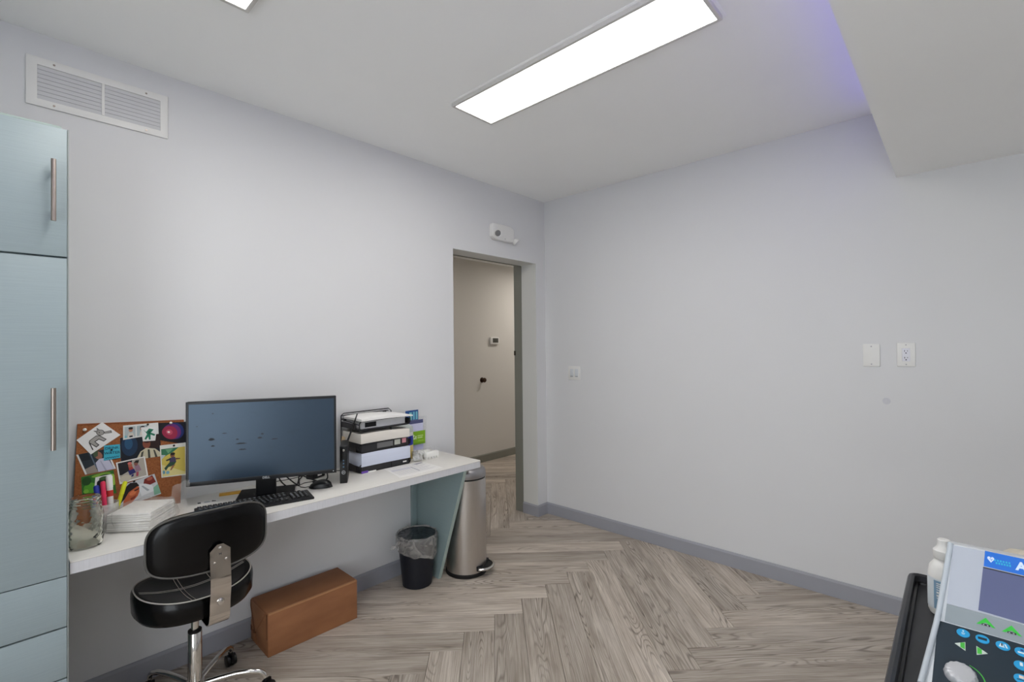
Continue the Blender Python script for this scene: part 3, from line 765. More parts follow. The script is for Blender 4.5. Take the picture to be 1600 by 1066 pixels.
# yellow note and clear sticker strip on desk behind the keyboard
b = MB(); b.prism([(-0.045, -0.02, 0), (0.045, -0.02, 0), (0.045, 0.02, 0.0), (-0.045, 0.02, 0.0)], (0, 0, 0.006)); tag(b.build('note_pad', mat('amber_note', 'd9a63c', 0.6, noise=0.1), None, bevel=0.001, loc=(-2.488, -0.075, DZ), rot=(0, 0, -0.3)), 'small amber note pad left of the monitor base', 'note pad')
t = thing('sticker_sheet', 'tiny clear sticker sheet with dark marks behind the keyboard', 'sticker', (-2.60, -0.135, DZ), -0.2)
b = MB(); b.box(-0.04, 0.04, -0.018, 0.018, 0, 0.0015); b.build('sheet', PAPER, t)
decal('print', t, [(-0.04, 0.018, 0.0015), (0.04, 0.018, 0.0015), (0.04, -0.018, 0.0015), (-0.04, -0.018, 0.0015)], [('3a3a38', rect(.05, .15, .2, .75)), ('a8b0b4', ell(.5, .45, .16, .3)), ('33352c', [(.75, .1), (.95, .5), (.9, .75), (.72, .6)])])

# ------------------------------------------------------------------ three tier wire letter trays
TX0, TX1, TY0, TY1 = -1.897, -1.565, -0.222, -0.020
t = thing('letter_tray', 'black wire three tier letter tray holding paper by the wall', 'letter tray', ((TX0+TX1)/2, (TY0+TY1)/2, DZ))
hx, hy = (TX1-TX0)/2, (TY1-TY0)/2
MESHM = mat('tray_mesh', '3a3a3c', 0.5, 0.4, noise=0.25, scale=300)
WIRE = mat('tray_wire', '1a1a1c', 0.4, 0.3, noise=0.1)
def rrect(x0, x1, z0, z1, y, r, n=5):
    pts = []
    for cx, cz, a0 in ((x1-r, z0+r, -PI/2), (x1-r, z1-r, 0), (x0+r, z1-r, PI/2), (x0+r, z0+r, PI)):
        for k in range(n+1):
            a = a0 + PI/2*k/n; pts.append((cx+r*math.cos(a), y, cz+r*math.sin(a)))
    return pts
tiers = [0.004, 0.112, 0.236]
for k, z in enumerate(tiers):
    b = MB(); b.box(-hx+0.003, hx-0.003, -hy+0.003, hy-0.003, z, z+0.002)
    if k == 0: b.box(-hx+0.003, hx-0.003, hy-0.004, hy-0.002, z, z+0.045)
    b.box(-hx+0.002, -hx+0.004, -hy+0.04, hy-0.003, z, z+0.030); b.box(hx-0.004, hx-0.002, -hy+0.003, hy-0.003, z, z+0.030)
    if k < 2: b.box(-hx+0.012, hx-0.012, -hy+0.001, -hy+0.003, z, z+0.040 if k == 1 else z+0.030)
    tr = b.build('tray', MESHM, t)
    w = MB(); w.tube(rrect(-hx, hx, z-0.001, z+0.045 if k == 0 else z+0.048, -hy, 0.018), 0.0028, 8, closed=True)
    w.tube([(-hx, -hy, z+0.03), (-hx, hy, z+0.045), (hx, hy, z+0.045), (hx, -hy, z+0.03)], 0.0025, 8)
    w.build('wire_rim', WIRE, tr)
b = MB(); b.tube([(-hx, hy, 0), (-hx, hy, 0.30), (-hx+0.015, hy, 0.312), (hx-0.018, hy, 0.312), (hx, hy, 0.296), (hx, hy, 0)], 0.003, 8); b.tube([(-hx, hy, 0.300), (hx-0.02, hy, 0.300)], 0.0022, 8); b.build('back_frame', WIRE, t)
b = MB(); b.tube([(hx-0.13, -hy, 0.0), (hx-0.13, -hy+0.004, 0.24)], 0.0028, 8); b.build('support_post', WIRE, t)
for x in (-hx+0.025, hx-0.05):
    b = MB(); b.box(x-0.012, x+0.012, hy-0.006, hy-0.003, 0.268, 0.298); b.build('mount_tab', WIRE, t)
b = MB(); b.box(-hx+0.01, -hx+0.05, -hy-0.0035, -hy-0.001, -0.0, 0.012); b.build('violet_sticker', mat('violet_label', '6b4aa8', 0.5, noise=0.05), t)
b = MB(); b.box(-hx+0.05, -hx+0.10, -hy-0.0035, -hy-0.001, 0.0, 0.006); b.build('white_sticker', PAPER, t)
b = MB(); b.box(hx-0.055, hx-0.03, -hy-0.004, -hy-0.0028, 0.015, 0.022); b.build('maker_label', PAPER, t)
cx, cy = (TX0+TX1)/2, (TY0+TY1)/2
def sheets(name, label, x0, x1, y0, y1, z0, z1, m, curl=0.0, steps=10):
    b = MB(); n = steps
    top = []
    for k in range(n+1):
        u = k/n; x = x0+(x1-x0)*u
        top.append((x, curl*math.sin(PI*u)*0.6 - curl*(u**2)))
    R = []
    for x, c in top: R.append([(x, y0, z0+c*0.35), (x, y1, z0+c*0.35), (x, y1, z1+c), (x, y0, z1+c)])
    b.rings(R)
    return tag(b.build(name, m, None, bevel=0.0006), label, 'paper stack')
sheets('paper_stack', 'thick bluish white paper ream in the bottom letter tray', TX0+0.010, TX1-0.004, TY0-0.004, TY1-0.012, DZ+0.0355, DZ+0.108, PAPERB, 0.004)
sheets('paper_stack', 'cream white paper stack curling out of the middle letter tray', TX0+0.004, TX1-0.012, TY0-0.010, TY1-0.012, DZ+0.163, DZ+0.214, PAPERC, 0.007)
sheets('paper_stack', 'few loose white sheets lying on the top letter tray', TX0+0.010, TX1+0.016, TY0-0.006, TY1-0.012, DZ+0.2835, DZ+0.298, PAPER, 0.012)
# folders lying under the paper
t = thing('file_folder', 'dark file folder with coloured labels under the cream paper', 'folder', (cx, cy, DZ+0.116))
b = MB(); b.box(-hx+0.016, hx-0.01, -hy+0.006, hy-0.008, 0, 0.046); b.build('folder_body', mat('folder_grey', '4b4b4d', 0.6, noise=0.2, scale=30), t, bevel=0.003)
decal('labels', t, [(-hx+0.016, -hy-0.0012, 0.042), (hx-0.01, -hy-0.0012, 0.042), (hx-0.01, -hy-0.0012, 0.004), (-hx+0.016, -hy-0.0012, 0.004)], [('6c6c6c', rect(.30, .12, .64, .9)), ('b4b6ab', rect(.67, .08, .80, .85)), ('c98a92', rect(.84, .05, .93, .75))])
t = thing('file_folder', 'dark file folder under the bluish paper in the bottom tray', 'folder', (cx, cy, DZ+0.0065))
b = MB(); b.box(-hx+0.016, hx-0.012, -hy+0.008, hy-0.008, 0, 0.0285); b.build('folder_body', MATS['folder_grey'], t, bevel=0.002)
t = thing('device_box', 'grey box with a black window in the upper letter tray', 'box', (cx-0.02, cy+0.02, DZ+0.2385))
b = MB(); b.box(-0.125, 0.165, -0.10, 0.06, 0, 0.040); b.build('box_body', mat('box_grey', 'd2d2d4', 0.6, noise=0.08), t, bevel=0.002)
b = MB(); b.box(-0.100, -0.03, -0.1015, -0.0995, 0.008, 0.034); b.build('window', BLACKG, t)

# canister of wipes behind the trays
t = thing('wipes_canister', 'white blue and yellow canister standing right behind the letter tray', 'canister', (-1.508, -0.092, DZ))
r = 0.046
b = MB(); b.lathe([(r-0.003, 0), (r, 0.004), (r, 0.085)], 32); b.build('yellow_label', mat('pale_yellow', 'e2cf86', 0.45, noise=0.05), t)
b = MB(); b.lathe([(r, 0.085), (r, 0.142)], 32); b.build('blue_label', mat('strong_blue', '1c2f9e', 0.4, noise=0.05), t)
b = MB(); b.lathe([(r, 0.142), (r, 0.165)], 32); b.build('white_band', WHITEP, t)
b = MB(); b.lathe([(r+0.001, 0.165), (r+0.001, 0.180), (r-0.004, 0.196), (r-0.020, 0.208), (0.006, 0.212)], 32); b.build('lid', mat('cap_grey', 'c4cac6', 0.4, noise=0.03), t)

# ------------------------------------------------------------------ leaflet stand with cards
t = thing('leaflet_holder', 'clear acrylic leaflet holder standing by the wall', 'leaflet holder', (-1.395, -0.05, DZ))
b = MB(); b.box(-0.055, 0.098, 0.026, 0.029, 0.0, 0.235); b.box(-0.055, 0.098, -0.064, -0.061, 0.0, 0.045); b.box(-0.055, 0.098, -0.064, 0.029, 0.0, 0.003); b.build('acrylic_body', ACRYL, t)
def leaflet(label, loc, w, h, shapes, tilt=0.0):
    t = thing('leaflet', label, 'leaflet', loc, tilt)
    b = MB(); b.box(-w/2, w/2, 0, 0.0015, 0, h); b.build('card', PAPER, t)
    decal('print', t, [(-w/2, 0, h), (w/2, 0, h), (w/2, 0, 0), (-w/2, 0, 0)], shapes)
leaflet('blue leaflet with pale panels, the topmost in the acrylic holder', (-1.415, -0.028, DZ+0.024), 0.100, 0.258, [('24508f', RECT), ('7fc4c9', rect(.30, .05, .50, .24)), ('6db2cc', rect(.57, .04, .74, .24)), ('79c0d0', rect(.80, .04, .94, .24)), ('223f6b', rect(0, .25, 1, .29)), ('9cbf3c', rect(0, .29, 1, .34)), ('86a73a', rect(0, .36, .3, 1))])
leaflet('lavender and white leaflet with a dotted row in the middle of the holder', (-1.402, -0.038, DZ+0.022), 0.135, 0.196, [('b7b9dc', RECT), ('50547c', rect(0, 0, 1, .12)), ('cfd0ea', rect(0, .12, 1, .42)), ('3c3e66', rect(0, .44, 1, .46)), ('e2e2f0', rect(0, .48, 1, .72))] + [('3f4270', ell(x, .58, .025, .03, 8)) for x in (.42, .64, .84)])
leaflet('bright green leaflet with white lettering at the front of the holder', (-1.388, -0.048, DZ+0.060), 0.126, 0.086, [('7fae1c', RECT), ('6d9a14', rect(0, .86, 1, 1)), ('dfeccb', ell(.16, .38, .055, .10, 8)), ('dfeccb', ell(.27, .32, .05, .10, 8)), ('dfeccb', ell(.19, .58, .06, .09, 8)), ('dfeccb', ell(.30, .52, .045, .08, 8)), ('e6f0d4', rect(.38, .34, .43, .58)), ('b7d27e', rect(.50, .32, .86, .40)), ('c2d98e', rect(.50, .46, .82, .54)), ('a9c96a', rect(.55, .72, .88, .75))])

# small white clips and clear cups
CLW = mat('clip_white', 'ecebe6', 0.4, noise=0.03)
for lab, x, y, rz in (('white plastic toothed clip nearest the desk corner', -1.405, -0.215, 0.05), ('white plastic toothed clip behind the other clip', -1.425, -0.165, 0.25)):
    t = thing('toothed_clip', lab, 'clip', (x, y, DZ), rz, 'white toothed clips')
    b = MB(); b.box(-0.050, 0.050, -0.015, 0.015, 0.012, 0.042); b.build('bar', CLW, t, bevel=0.004)
    for k in range(5):
        b = MB(); b.box(-0.047+k*0.0205, -0.035+k*0.0205, -0.015, 0.012, 0, 0.016); b.build('tooth', CLW, t, bevel=0.002)
for lab, x, y, rz, tilt in (('clear plastic cup lying nearest the letter tray', -1.528, -0.205, 0.6, 1.2), ('clear plastic cup leaning beside the toothed clips', -1.487, -0.200, 2.2, 1.0), ('clear plastic cup standing behind the other two', -1.475, -0.145, 0.0, 0.0)):
    M = Matrix.Rotation(rz, 4, 'Z') @ Matrix.Rotation(tilt, 4, 'X')
    b = MB(); b.lathe([(0.004, 0), (0.017, 0.001), (0.022, 0.045), (0.024, 0.046), (0.021, 0.044), (0.015, 0.004), (0.003, 0.003)], 18, M=M, cap=True)
    zmin = min(v.co.z for v in b.bm.verts)
    o = tag(b.build('plastic_cup', CLEARP, None, loc=(x, y, DZ-zmin)), lab, 'cup', 'small clear cups')

# printed form on the desk
t = thing('printed_form', 'printed white form lying flat at the right end of the desk', 'paper', (-1.635, -0.345, DZ), math.radians(-1))
b = MB(); b.prism([(-0.115, 0.118, 0), (0.135, 0.098, 0), (0.128, -0.112, 0), (-0.158, -0.110, 0)], (0, 0, 0.0012)); b.build('sheet', PAPER, t)
ln = [('b9b7bd', rect(.05, .06+.075*k, .95 - .25*((k*7) % 3)/3, .075+.075*k)) for k in range(11)] + [('9a99a3', [(.70, .1), (.92, .06), (.95, .14), (.74, .2)]), ('cfced6', rect(.05, .3, .5, .42)), ('8f8e98', rect(.52, .32, .54, .8))]
decal('print', t, [(-0.115, 0.118, 0.0012), (0.135, 0.098, 0.0012), (0.128, -0.112, 0.0012), (-0.158, -0.110, 0.0012)], ln, lift=0.0001, step=0.00004)

# ------------------------------------------------------------------ cork board with photographs
def bp(x, z, d=0.0):             # point on the leaning board's face
    y = -0.055 + (z-0.751)*(0.043/0.379)
    return Vector((x, y-d, z+d*0.11))
t = thing('cork_board', 'brown cork pin board leaning on the wall beside the cabinet', 'cork board', (-2.855, -0.03, DZ))
loc0 = Vector((-2.855, -0.03, DZ))
b = MB(); b.prism([bp(-3.024, 1.142)-loc0, bp(-2.660, 1.117)-loc0, bp(-2.683, 0.7515)-loc0, bp(-3.043, 0.7515)-loc0], (0, 0.009, 0.001)); b.build('cork_panel', CORK, t, bevel=0.001)
b = MB(); b.prism([bp(-3.024, 1.142)-loc0, bp(-2.660, 1.117)-loc0, bp(-2.660, 1.113)-loc0, bp(-3.024, 1.138)-loc0], (0, -0.0012, 0)); b.build('top_edge', mat('cork_edge', '8a4c28', 0.8, noise=0.1), t)
def photo(label, quad, shapes, d, name='photograph', paper=None, cat='photograph'):
    q = [bp(x, z, d) for x, z in quad]; c = sum(q, Vector())/4
    t = thing(name, label, cat, c, group=None)
    loc = [p-c for p in q]
    n = (loc[1]-loc[0]).cross(loc[0]-loc[3]).normalized()
    b = MB(); b.prism([p for p in loc], -n*0.0009); b.build('paper', paper or PAPER, t, smooth=False)
    decal('print', t, loc, shapes)
    return t
SK, HR = 'b98563', '1d1714'
photo('square photo of a shiny red and blue ball on black, top right of board', [(-2.757, 1.115), (-2.652, 1.108), (-2.655, 1.005), (-2.757, 1.041)],
      [('11111a', RECT), ('23306e', ell(.56, .42, .36, .40, 22)), ('6b2c72', ell(.48, .46, .33, .38, 22)), ('a02a4a', ell(.40, .52, .28, .34, 22)), ('c8506a', ell(.38, .50, .12, .14, 16)), ('f2dede', ell(.36, .50, .05, .05, 10))], 0.0012)
photo('dark blue photo of a person in a striped jacket, middle of board', [(-2.891, 1.069), (-2.752, 1.066), (-2.749, 0.969), (-2.889, 0.970)],
      [('0d1422', RECT), ('16324f', ell(.22, .36, .20, .45, 18)), ('265377', ell(.20, .28, .10, .25, 14)), ('2a1512', rect(.62, .02, 1, .6)), ('8a4c38', ell(.64, .36, .10, .22, 14)), ('3b1712', ell(.66, .20, .11, .14, 12)), ('d2c9ac', [(.38, .95), (.48, .68), (.62, .55), (.85, .62), (1, .85), (1, 1), (.4, 1)]), ('4a4a40', [(.5, .72), (.56, .66), (.52, .98), (.46, .98)]), ('3f4038', [(.66, .62), (.71, .63), (.72, 1), (.66, 1)]), ('4a4a40', [(.8, .66), (.84, .68), (.9, 1), (.84, 1)])], 0.0012)
photo('white strip of two small portrait pictures near the top of the board', [(-2.880, 1.119), (-2.758, 1.117), (-2.757, 1.068), (-2.881, 1.059)],
      [('e6e6e2', RECT), ('b9c3c4', rect(.04, .12, .34, .90)), ('aebcbe', rect(.38, .12, .68, .90)), ('c58f74', ell(.21, .36, .06, .16)), (HR, ell(.21, .25, .065, .09)), ('d9d2c8', [(.12, .88), (.15, .58), (.27, .58), (.31, .88)]), ('2c2a2c', rect(.17, .78, .26, .90)), ('b5806a', ell(.53, .36, .06, .16)), (HR, ell(.54, .25, .065, .09)), ('e0d6cc', [(.45, .88), (.48, .56), (.6, .56), (.62, .88)]), ('7fc0cc', rect(.04, .74, .10, .9))], 0.0028)
photo('green abstract cut-out card overlapping the portrait strip', [(-2.820, 1.104), (-2.762, 1.101), (-2.770, 1.040), (-2.814, 1.043)],
      [('eceeec', [(.02, .15), (.5, .0), (1, .1), (1, .55), (.55, 1), (.1, .85)]), ('1f7a5c', [(.12, .15), (.3, .35), (.5, .12), (.8, .2), (.62, .42), (.95, .55), (.88, .66), (.6, .55), (.62, .9), (.48, .9), (.44, .68), (.26, .9), (.14, .84), (.36, .5)]), ('125440', [(.44, .3), (.6, .3), (.55, .55), (.44, .5)])], 0.0042, 'greeting_card', cat='card')
photo('childlike grey pencil drawing of a donkey on tilted white paper', [(-3.028, 1.080), (-2.948, 1.142), (-2.889, 1.081), (-2.985, 1.016)],
      [('f0eeec', RECT)] + [(c, [(x, y) for x, y in P]) for c, P in (
          ('3a3835', [(.20, .46), (.26, .38), (.52, .36), (.60, .46), (.64, .80), (.53, .82), (.48, .60), (.36, .60), (.37, .84), (.25, .86)]),
          ('a7a39e', [(.22, .47), (.27, .41), (.51, .39), (.575, .47), (.61, .77), (.55, .78), (.50, .56), (.34, .56), (.34, .80), (.275, .82)]),
          ('3a3835', ell(.68, .36, .115, .155, 16)), ('a7a39e', ell(.68, .36, .095, .130, 16)),
          ('3a3835', [(.60, .26), (.58, .10), (.66, .20), (.73, .07), (.74, .24)]), ('96928d', [(.615, .25), (.60, .15), (.66, .23), (.715, .13), (.72, .25)]),
          ('3a3835', [(.76, .42), (.95, .56), (.90, .68), (.74, .52)]), ('a7a39e', [(.77, .45), (.925, .57), (.895, .64), (.75, .51)]),
          ('2a2826', ell(.66, .33, .018, .025, 8)), ('2a2826', [(.20, .46), (.155, .70), (.12, .86), (.15, .87), (.18, .70), (.23, .50)]))], 0.0022, 'pencil_drawing', cat='drawing')
photo('tilted white bordered photo of people outdoors under the drawing', [(-3.029, 1.022), (-2.934, 1.031), (-2.906, 0.945), (-3.003, 0.939)],
      [('e8e6e4', RECT), ('222c36', rect(.06, 0, .94, 1)), ('101820', rect(.06, .0, .36, .35)), ('5d6d80', [(.40, .1), (.44, .1), (.44, .8), (.40, .75)]), ('9a8f86', [(.06, .75), (.4, .62), (.42, 1), (.06, 1)]), ('a06a56', ell(.64, .22, .13, .2)), ('46563c', [(.5, .05), (.7, .0), (.62, .25), (.5, .3)]), ('c9c8dc', [(.42, 1), (.46, .55), (.62, .40), (.90, .40), (.94, 1)]), ('a9a8c0', [(.62, .5), (.65, .5), (.7, 1), (.64, 1)])], 0.0012)
n = photo('cyan sticky note reading drink water in the middle of the board', [(-2.943, 1.045), (-2.892, 1.043), (-2.891, 0.987), (-2.945, 0.984)], [('3fb4cc', RECT)], 0.0034, 'sticky_note', mat('cyan_note', '3fb4cc', 0.7, noise=0.04), 'sticky note')
nf = frame3(Vector((0, 0, 0)), (1, 0, -0.03), Vector((0, 0.113, 1)))
TXM = mat('ink_blue', '17324a', 0.7, noise=0.03)
def ntext(s, sz, dz): text_mesh('lettering', s, sz, TXM, n, Matrix.Translation((0, -0.0008+dz*0.113, dz)) @ nf)
ntext('DRINK', 0.0150, 0.0165); ntext('WATER', 0.0150, -0.003)
decal('squiggle', n, [Vector((-0.024, -0.0026, -0.016)), Vector((0.024, -0.0026, -0.015)), Vector((0.024, -0.0034, -0.026)), Vector((-0.024, -0.0034, -0.027))], [('17324a', [(.02+.08*k, .25+.3*(k % 2)) for k in range(13)] + [(.02+.08*k, .45+.3*(k % 2)) for k in range(12, -1, -1)])], lift=0.0003)
photo('white bordered photo of two small children in party clothes', [(-2.906, 0.969), (-2.808, 0.979), (-2.798, 0.893), (-2.895, 0.878)],
      [('efede9', RECT), ('b9b1a4', rect(.05, .05, .95, .93)), ('17161c', [(.05, .05), (.55, .05), (.40, .5), (.12, .62), (.05, .6)]), ('cfc6b4', ell(.22, .82, .2, .16)), ('b5433a', [(.38, .3), (.5, .28), (.56, .55), (.4, .6)]), ('2b2b6a', [(.34, .5), (.56, .46), (.6, .66), (.38, .72)]), ('b4684f', ell(.45, .27, .07, .10)), ('d9736a', ell(.44, .17, .07, .06)), ('a07f90', [(.58, .34), (.74, .32), (.80, .62), (.60, .66)]), ('8e5a4e', ell(.65, .26, .07, .10)), (HR, [(.57, .2), (.66, .1), (.78, .12), (.73, .26), (.64, .2)]), ('b04a5c', [(.62, .66), (.70, .66), (.66, .86), (.58, .84)]), ('2b2b6a', [(.44, .72), (.52, .7), (.5, .8), (.42, .82)])], 0.0022)
photo('photo of a child on a yellow slide, right edge of board', [(-2.754, 1.016), (-2.656, 1.015), (-2.658, 0.871), (-2.751, 0.876)],
      [('e9e7df', RECT), ('d8c25c', rect(.04, .12, .96, .97)), ('e2d590', [(.04, .60), (.96, .9), (.96, .97), (.04, .97)]), ('3c7a58', [(.04, .12), (.72, .12), (.50, .24), (.04, .40)]), ('6ea57c', [(.2, .14), (.5, .14), (.3, .28)]), ('c9d4d8', [(.04, .30), (.2, .32), (.04, .44)]), ('8a5b42', ell(.46, .35, .09, .065)), ('231b18', ell(.47, .305, .095, .045)), ('4a4262', [(.34, .42), (.56, .40), (.60, .56), (.34, .58)]), ('2b2a36', [(.20, .47), (.36, .43), (.38, .48), (.22, .51)]), ('6a4638', [(.58, .44), (.76, .46), (.75, .49), (.58, .49)]), ('33503c', [(.12, .72), (.34, .55), (.60, .56), (.50, .66), (.28, .70), (.18, .80)]), ('9a6a50', [(.44, .66), (.56, .64), (.40, .80), (.34, .80)]), ('7fb4cc', ell(.25, .86, .07, .05)), ('6fa0b4', ell(.10, .84, .05, .06))], 0.0026)
photo('green leafy photo at the lower left of the board', [(-3.015, 0.932), (-2.914, 0.941), (-2.906, 0.845), (-3.013, 0.850)],
      [('2e6b22', RECT), ('58a02c', ell(.25, .6, .2, .25)), ('1d4a18', ell(.15, .25, .14, .2)), ('7cb83c', ell(.12, .72, .08, .1)), ('9cc84c', ell(.95, .4, .08, .25)), ('86b040', ell(.6, .1, .3, .08)), ('24521c', ell(.7, .2, .2, .1))], 0.0022)
photo('cut out portrait of a dark haired person over the leafy photo', [(-2.972, 0.922), (-2.921, 0.926), (-2.919, 0.840), (-2.979, 0.845)],
      [('e8e6e4', [(.05, .2), (.25, .04), (.9, .0), (1, .2), (1, 1), (.0, 1)]), ('14121c', [(.10, .95), (.12, .25), (.35, .10), (.8, .12), (.9, .3), (.92, .95)]), ('3d5a30', ell(.5, .12, .28, .09)), ('b5623a', ell(.5, .42, .16, .17)), ('d47838', ell(.52, .42, .08, .05))], 0.0036)
photo('photo of a baby face with white cloth at the bottom of the board', [(-2.884, 0.873), (-2.776, 0.898), (-2.754, 0.808), (-2.907, 0.780)],
      [('cfd2d4', RECT), ('161112', [(0, .25), (.22, .02), (.42, .10), (.50, .28), (.25, .5), (.05, .85)]), ('c2623c', [(.12, .75), (.22, .42), (.45, .28), (.54, .40), (.46, .72), (.3, .98), (.14, 1)]), ('e08050', ell(.33, .52, .09, .10)), ('8c3a26', [(.28, .72), (.42, .66), (.40, .78), (.30, .84)]), ('3a1712', [(.36, .42), (.5, .38), (.48, .44), (.38, .48)]), ('7e2a24', [(.66, .08), (.92, .02), (.97, .38), (.78, .42), (.62, .28)]), ('b5604a', ell(.82, .14, .09, .08)), ('e6e8ea', [(.5, .2), (.68, .3), (.84, .46), (.9, .75), (.55, .8), (.5, .5)]), ('a9b0b8', [(.56, .36), (.6, .34), (.76, .64), (.7, .66)]), ('86b79c', [(.86, .6), (1, .5), (1, .95), (.84, .95)])], 0.0030)
for lab, x, z, m, r in (('white push pin at the top left corner of the board', -3.003, 1.118, PINW, .0065), ('white push pin above the ball photo', -2.712, 1.110, PINW, .0055), ('black push pin holding the portrait strip', -2.796, 1.113, BLACK, .0045), ('black push pin holding the slide photo', -2.703, 1.008, BLACK, .0045), ('black push pin in the cyan note', -2.920, 1.024, BLACK, .0040), ('black push pin above the baby photo', -2.848, 0.881, BLACK, .0045)):
    c = bp(x, z, 0.001); d = Vector((0, -1, 0.11)).normalized(); Mz = Vector((0, 0, 1)).rotation_difference(d).to_matrix().to_4x4(); Mz.translation = (0, 0, 0)
    b = MB(); b.lathe([(r*0.25, 0), (r*0.3, 0.006), (r*0.9, 0.0065), (r, 0.008), (r*0.8, 0.0105), (r*0.3, 0.012)], 14, M=Mz); tag(b.build('push_pin', m, None, loc=c), lab, 'push pin')

# ------------------------------------------------------------------ glass jar, pens, gauze, clip
JX, JY = -3.034, -0.362
jar = thing('glass_jar', 'empty quilted clear glass jar on the desk beside the cabinet', 'jar', (JX, JY, DZ))
n = 48; R = []
outer = [(0.034, 0.0), (0.044, 0.002), (0.048, 0.010), (0.0490, 0.022)]
zq = [0.022+0.004*k for k in range(1, 24)]
def jring(r, z, q=0.0):
    out = []
    for i in range(n):
        a = 2*PI*i/n
        rr = r + q*abs(math.cos(6*a+z*150))*abs(math.cos(6*a-z*150))*0.0028
        out.append((rr*math.cos(a), rr*math.sin(a), z))
    return out
for r, z in outer: R.append(jring(r, z))
for z in zq: R.append(jring(0.0480, z, 1.0))
for r, z in ((0.0475, 0.122), (0.044, 0.130), (0.0405, 0.135), (0.0400, 0.140), (0.0425, 0.143), (0.0405, 0.147), (0.0402, 0.150), (0.0425, 0.153), (0.0405, 0.157), (0.0402, 0.160), (0.0422, 0.163), (0.0405, 0.168), (0.0405, 0.173), (0.0385, 0.175), (0.0370, 0.173), (0.0365, 0.140), (0.040, 0.130), (0.0435, 0.118), (0.0440, 0.020), (0.040, 0.008), (0.010, 0.007)): R.append(jring(r, z))
b = MB(); b.rings(R); b.build('jar_body', GLASS, jar)

pc = thing('pen_cup', 'clear plastic cup holding markers behind the glass jar', 'pen cup', (-2.958, -0.178, DZ))
b = MB(); b.lathe([(0.034, 0), (0.040, 0.002), (0.042, 0.095), (0.040, 0.095), (0.038, 0.005), (0.002, 0.004)], 28); b.build('cup_wall', CLEARP, pc)
def marker(label, base, top, r, body, cap, capf=0.3, band=None):
    base = Vector(base); top = Vector(top); d = top-base; L = d.length
    Mz = Vector((0, 0, 1)).rotation_difference(d.normalized()).to_matrix().to_4x4()
    t = thing('marker', label, 'marker', base, group=None)
    b = MB(); b.lathe([(r*0.9, 0), (r, 0.002), (r, L*(1-capf))], 14, M=Mz); b.build('barrel', flat(body), t)
    b = MB(); b.lathe([(r*1.06, L*(1-capf)), (r*1.06, L*0.97), (r*0.7, L)], 14, M=Mz); b.build('cap', flat(cap), t)
    if band:
        b = MB(); b.lathe([(r*1.03, L*band[1]), (r*1.03, L*band[2])], 14, M=Mz); b.build('band', flat(band[0]), t)
z = DZ+0.005
marker('white marker with a blue cap in the pen cup', (-2.972, -0.190, z), (-2.985, -0.176, 0.918), 0.0085, 'e8e8ec', '2a3aa0', 0.22)
marker('pink highlighter in the pen cup', (-2.956, -0.196, z), (-2.966, -0.178, 0.930), 0.0075, 'e0365e', 'e8325a', 0.35)
marker('thick white marker with a red band in the pen cup', (-2.940, -0.188, z), (-2.945, -0.166, 0.948), 0.0100, 'e9e8e6', 'efeeec', 0.25, ('c83a34', .58, .70))
marker('yellow highlighter leaning out of the pen cup', (-2.936, -0.172, z), (-2.893, -0.158, 0.912), 0.0075, 'd8d820', 'e0e428', 0.3)
marker('slim white pen with a violet end in the pen cup', (-2.966, -0.160, z), (-2.978, -0.150, 0.895), 0.0055, 'dcdce4', '4a3a8c', 0.2)

GZ = math.radians(-40)
for k, lab in ((0, 'pack of white gauze pads, the lower one inside the clear bag'), (1, 'pack of white gauze pads, the upper one inside the clear bag')):
    t = thing('gauze_pack', lab, 'gauze', (-2.853, -0.250+0.004*k, DZ+0.004+0.034*k), GZ+0.04*k, 'gauze packs in the clear bag')
    for j in range(4):
        b = MB(); b.box(-0.076+0.001*j, 0.076-0.002*(j % 2), -0.088, 0.090-0.002*j, 0.008*j, 0.008*j+0.0074); b.build('pad', mat('gauze_white', 'e8e5e0', 0.9, noise=0.06, scale=120, bump=0.3), t, bevel=0.002)
t = thing('plastic_bag', 'crumpled clear plastic bag around the gauze on the desk', 'plastic bag', (-2.853, -0.248, DZ), GZ)
rnd = random.Random(11)
b = MB(); R = []; n = 44
def sup(a, hx_, hy_, e=4.0):
    c, s = math.cos(a), math.sin(a)
    return (hx_*math.copysign(abs(c)**(2/e), c), hy_*math.copysign(abs(s)**(2/e), s))
for kk, (hx_, hy_, z, am) in enumerate([(0.080, 0.092, 0.001, .001), (0.090, 0.104, 0.004, .004), (0.092, 0.106, 0.025, .005), (0.090, 0.104, 0.050, .005), (0.084, 0.098, 0.074, .004), (0.070, 0.085, 0.082, .003), (0.03, 0.04, 0.085, .001)]):
    ring = []
    for i in range(n):
        a = 2*PI*i/n; x, y = sup(a, hx_, hy_)
        w = 1 + (am/0.09)*(math.sin(9*a+kk*1.3)+0.7*math.sin(17*a+kk*2.2)+0.5*rnd.uniform(-1, 1))
        ring.append((x*w, y*w, max(0.0008, z + (am*0.8*math.sin(5*a+kk) if kk > 1 else 0))))
    R.append(ring)
b.rings(R)
bag = b.build('bag_body', FILM, t)
b = MB()
R = []
for kk in range(7):
    u = kk/6
    R.append([(0.055+0.065*v+0.004*math.sin(9*v+kk), 0.085+0.02*u+0.006*math.sin(7*v+kk*1.7), 0.03+0.115*u*(0.75+0.25*v)+0.004*math.sin(11*v+kk)) for v in [i/8 for i in range(9)]])
vs = [[b.bm.verts.new(p) for p in r] for r in R]
for k in range(6):
    for i in range(8): b.bm.faces.new((vs[k][i], vs[k][i+1], vs[k+1][i+1], vs[k+1][i]))
b.build('bag_flap', FILM, bag)
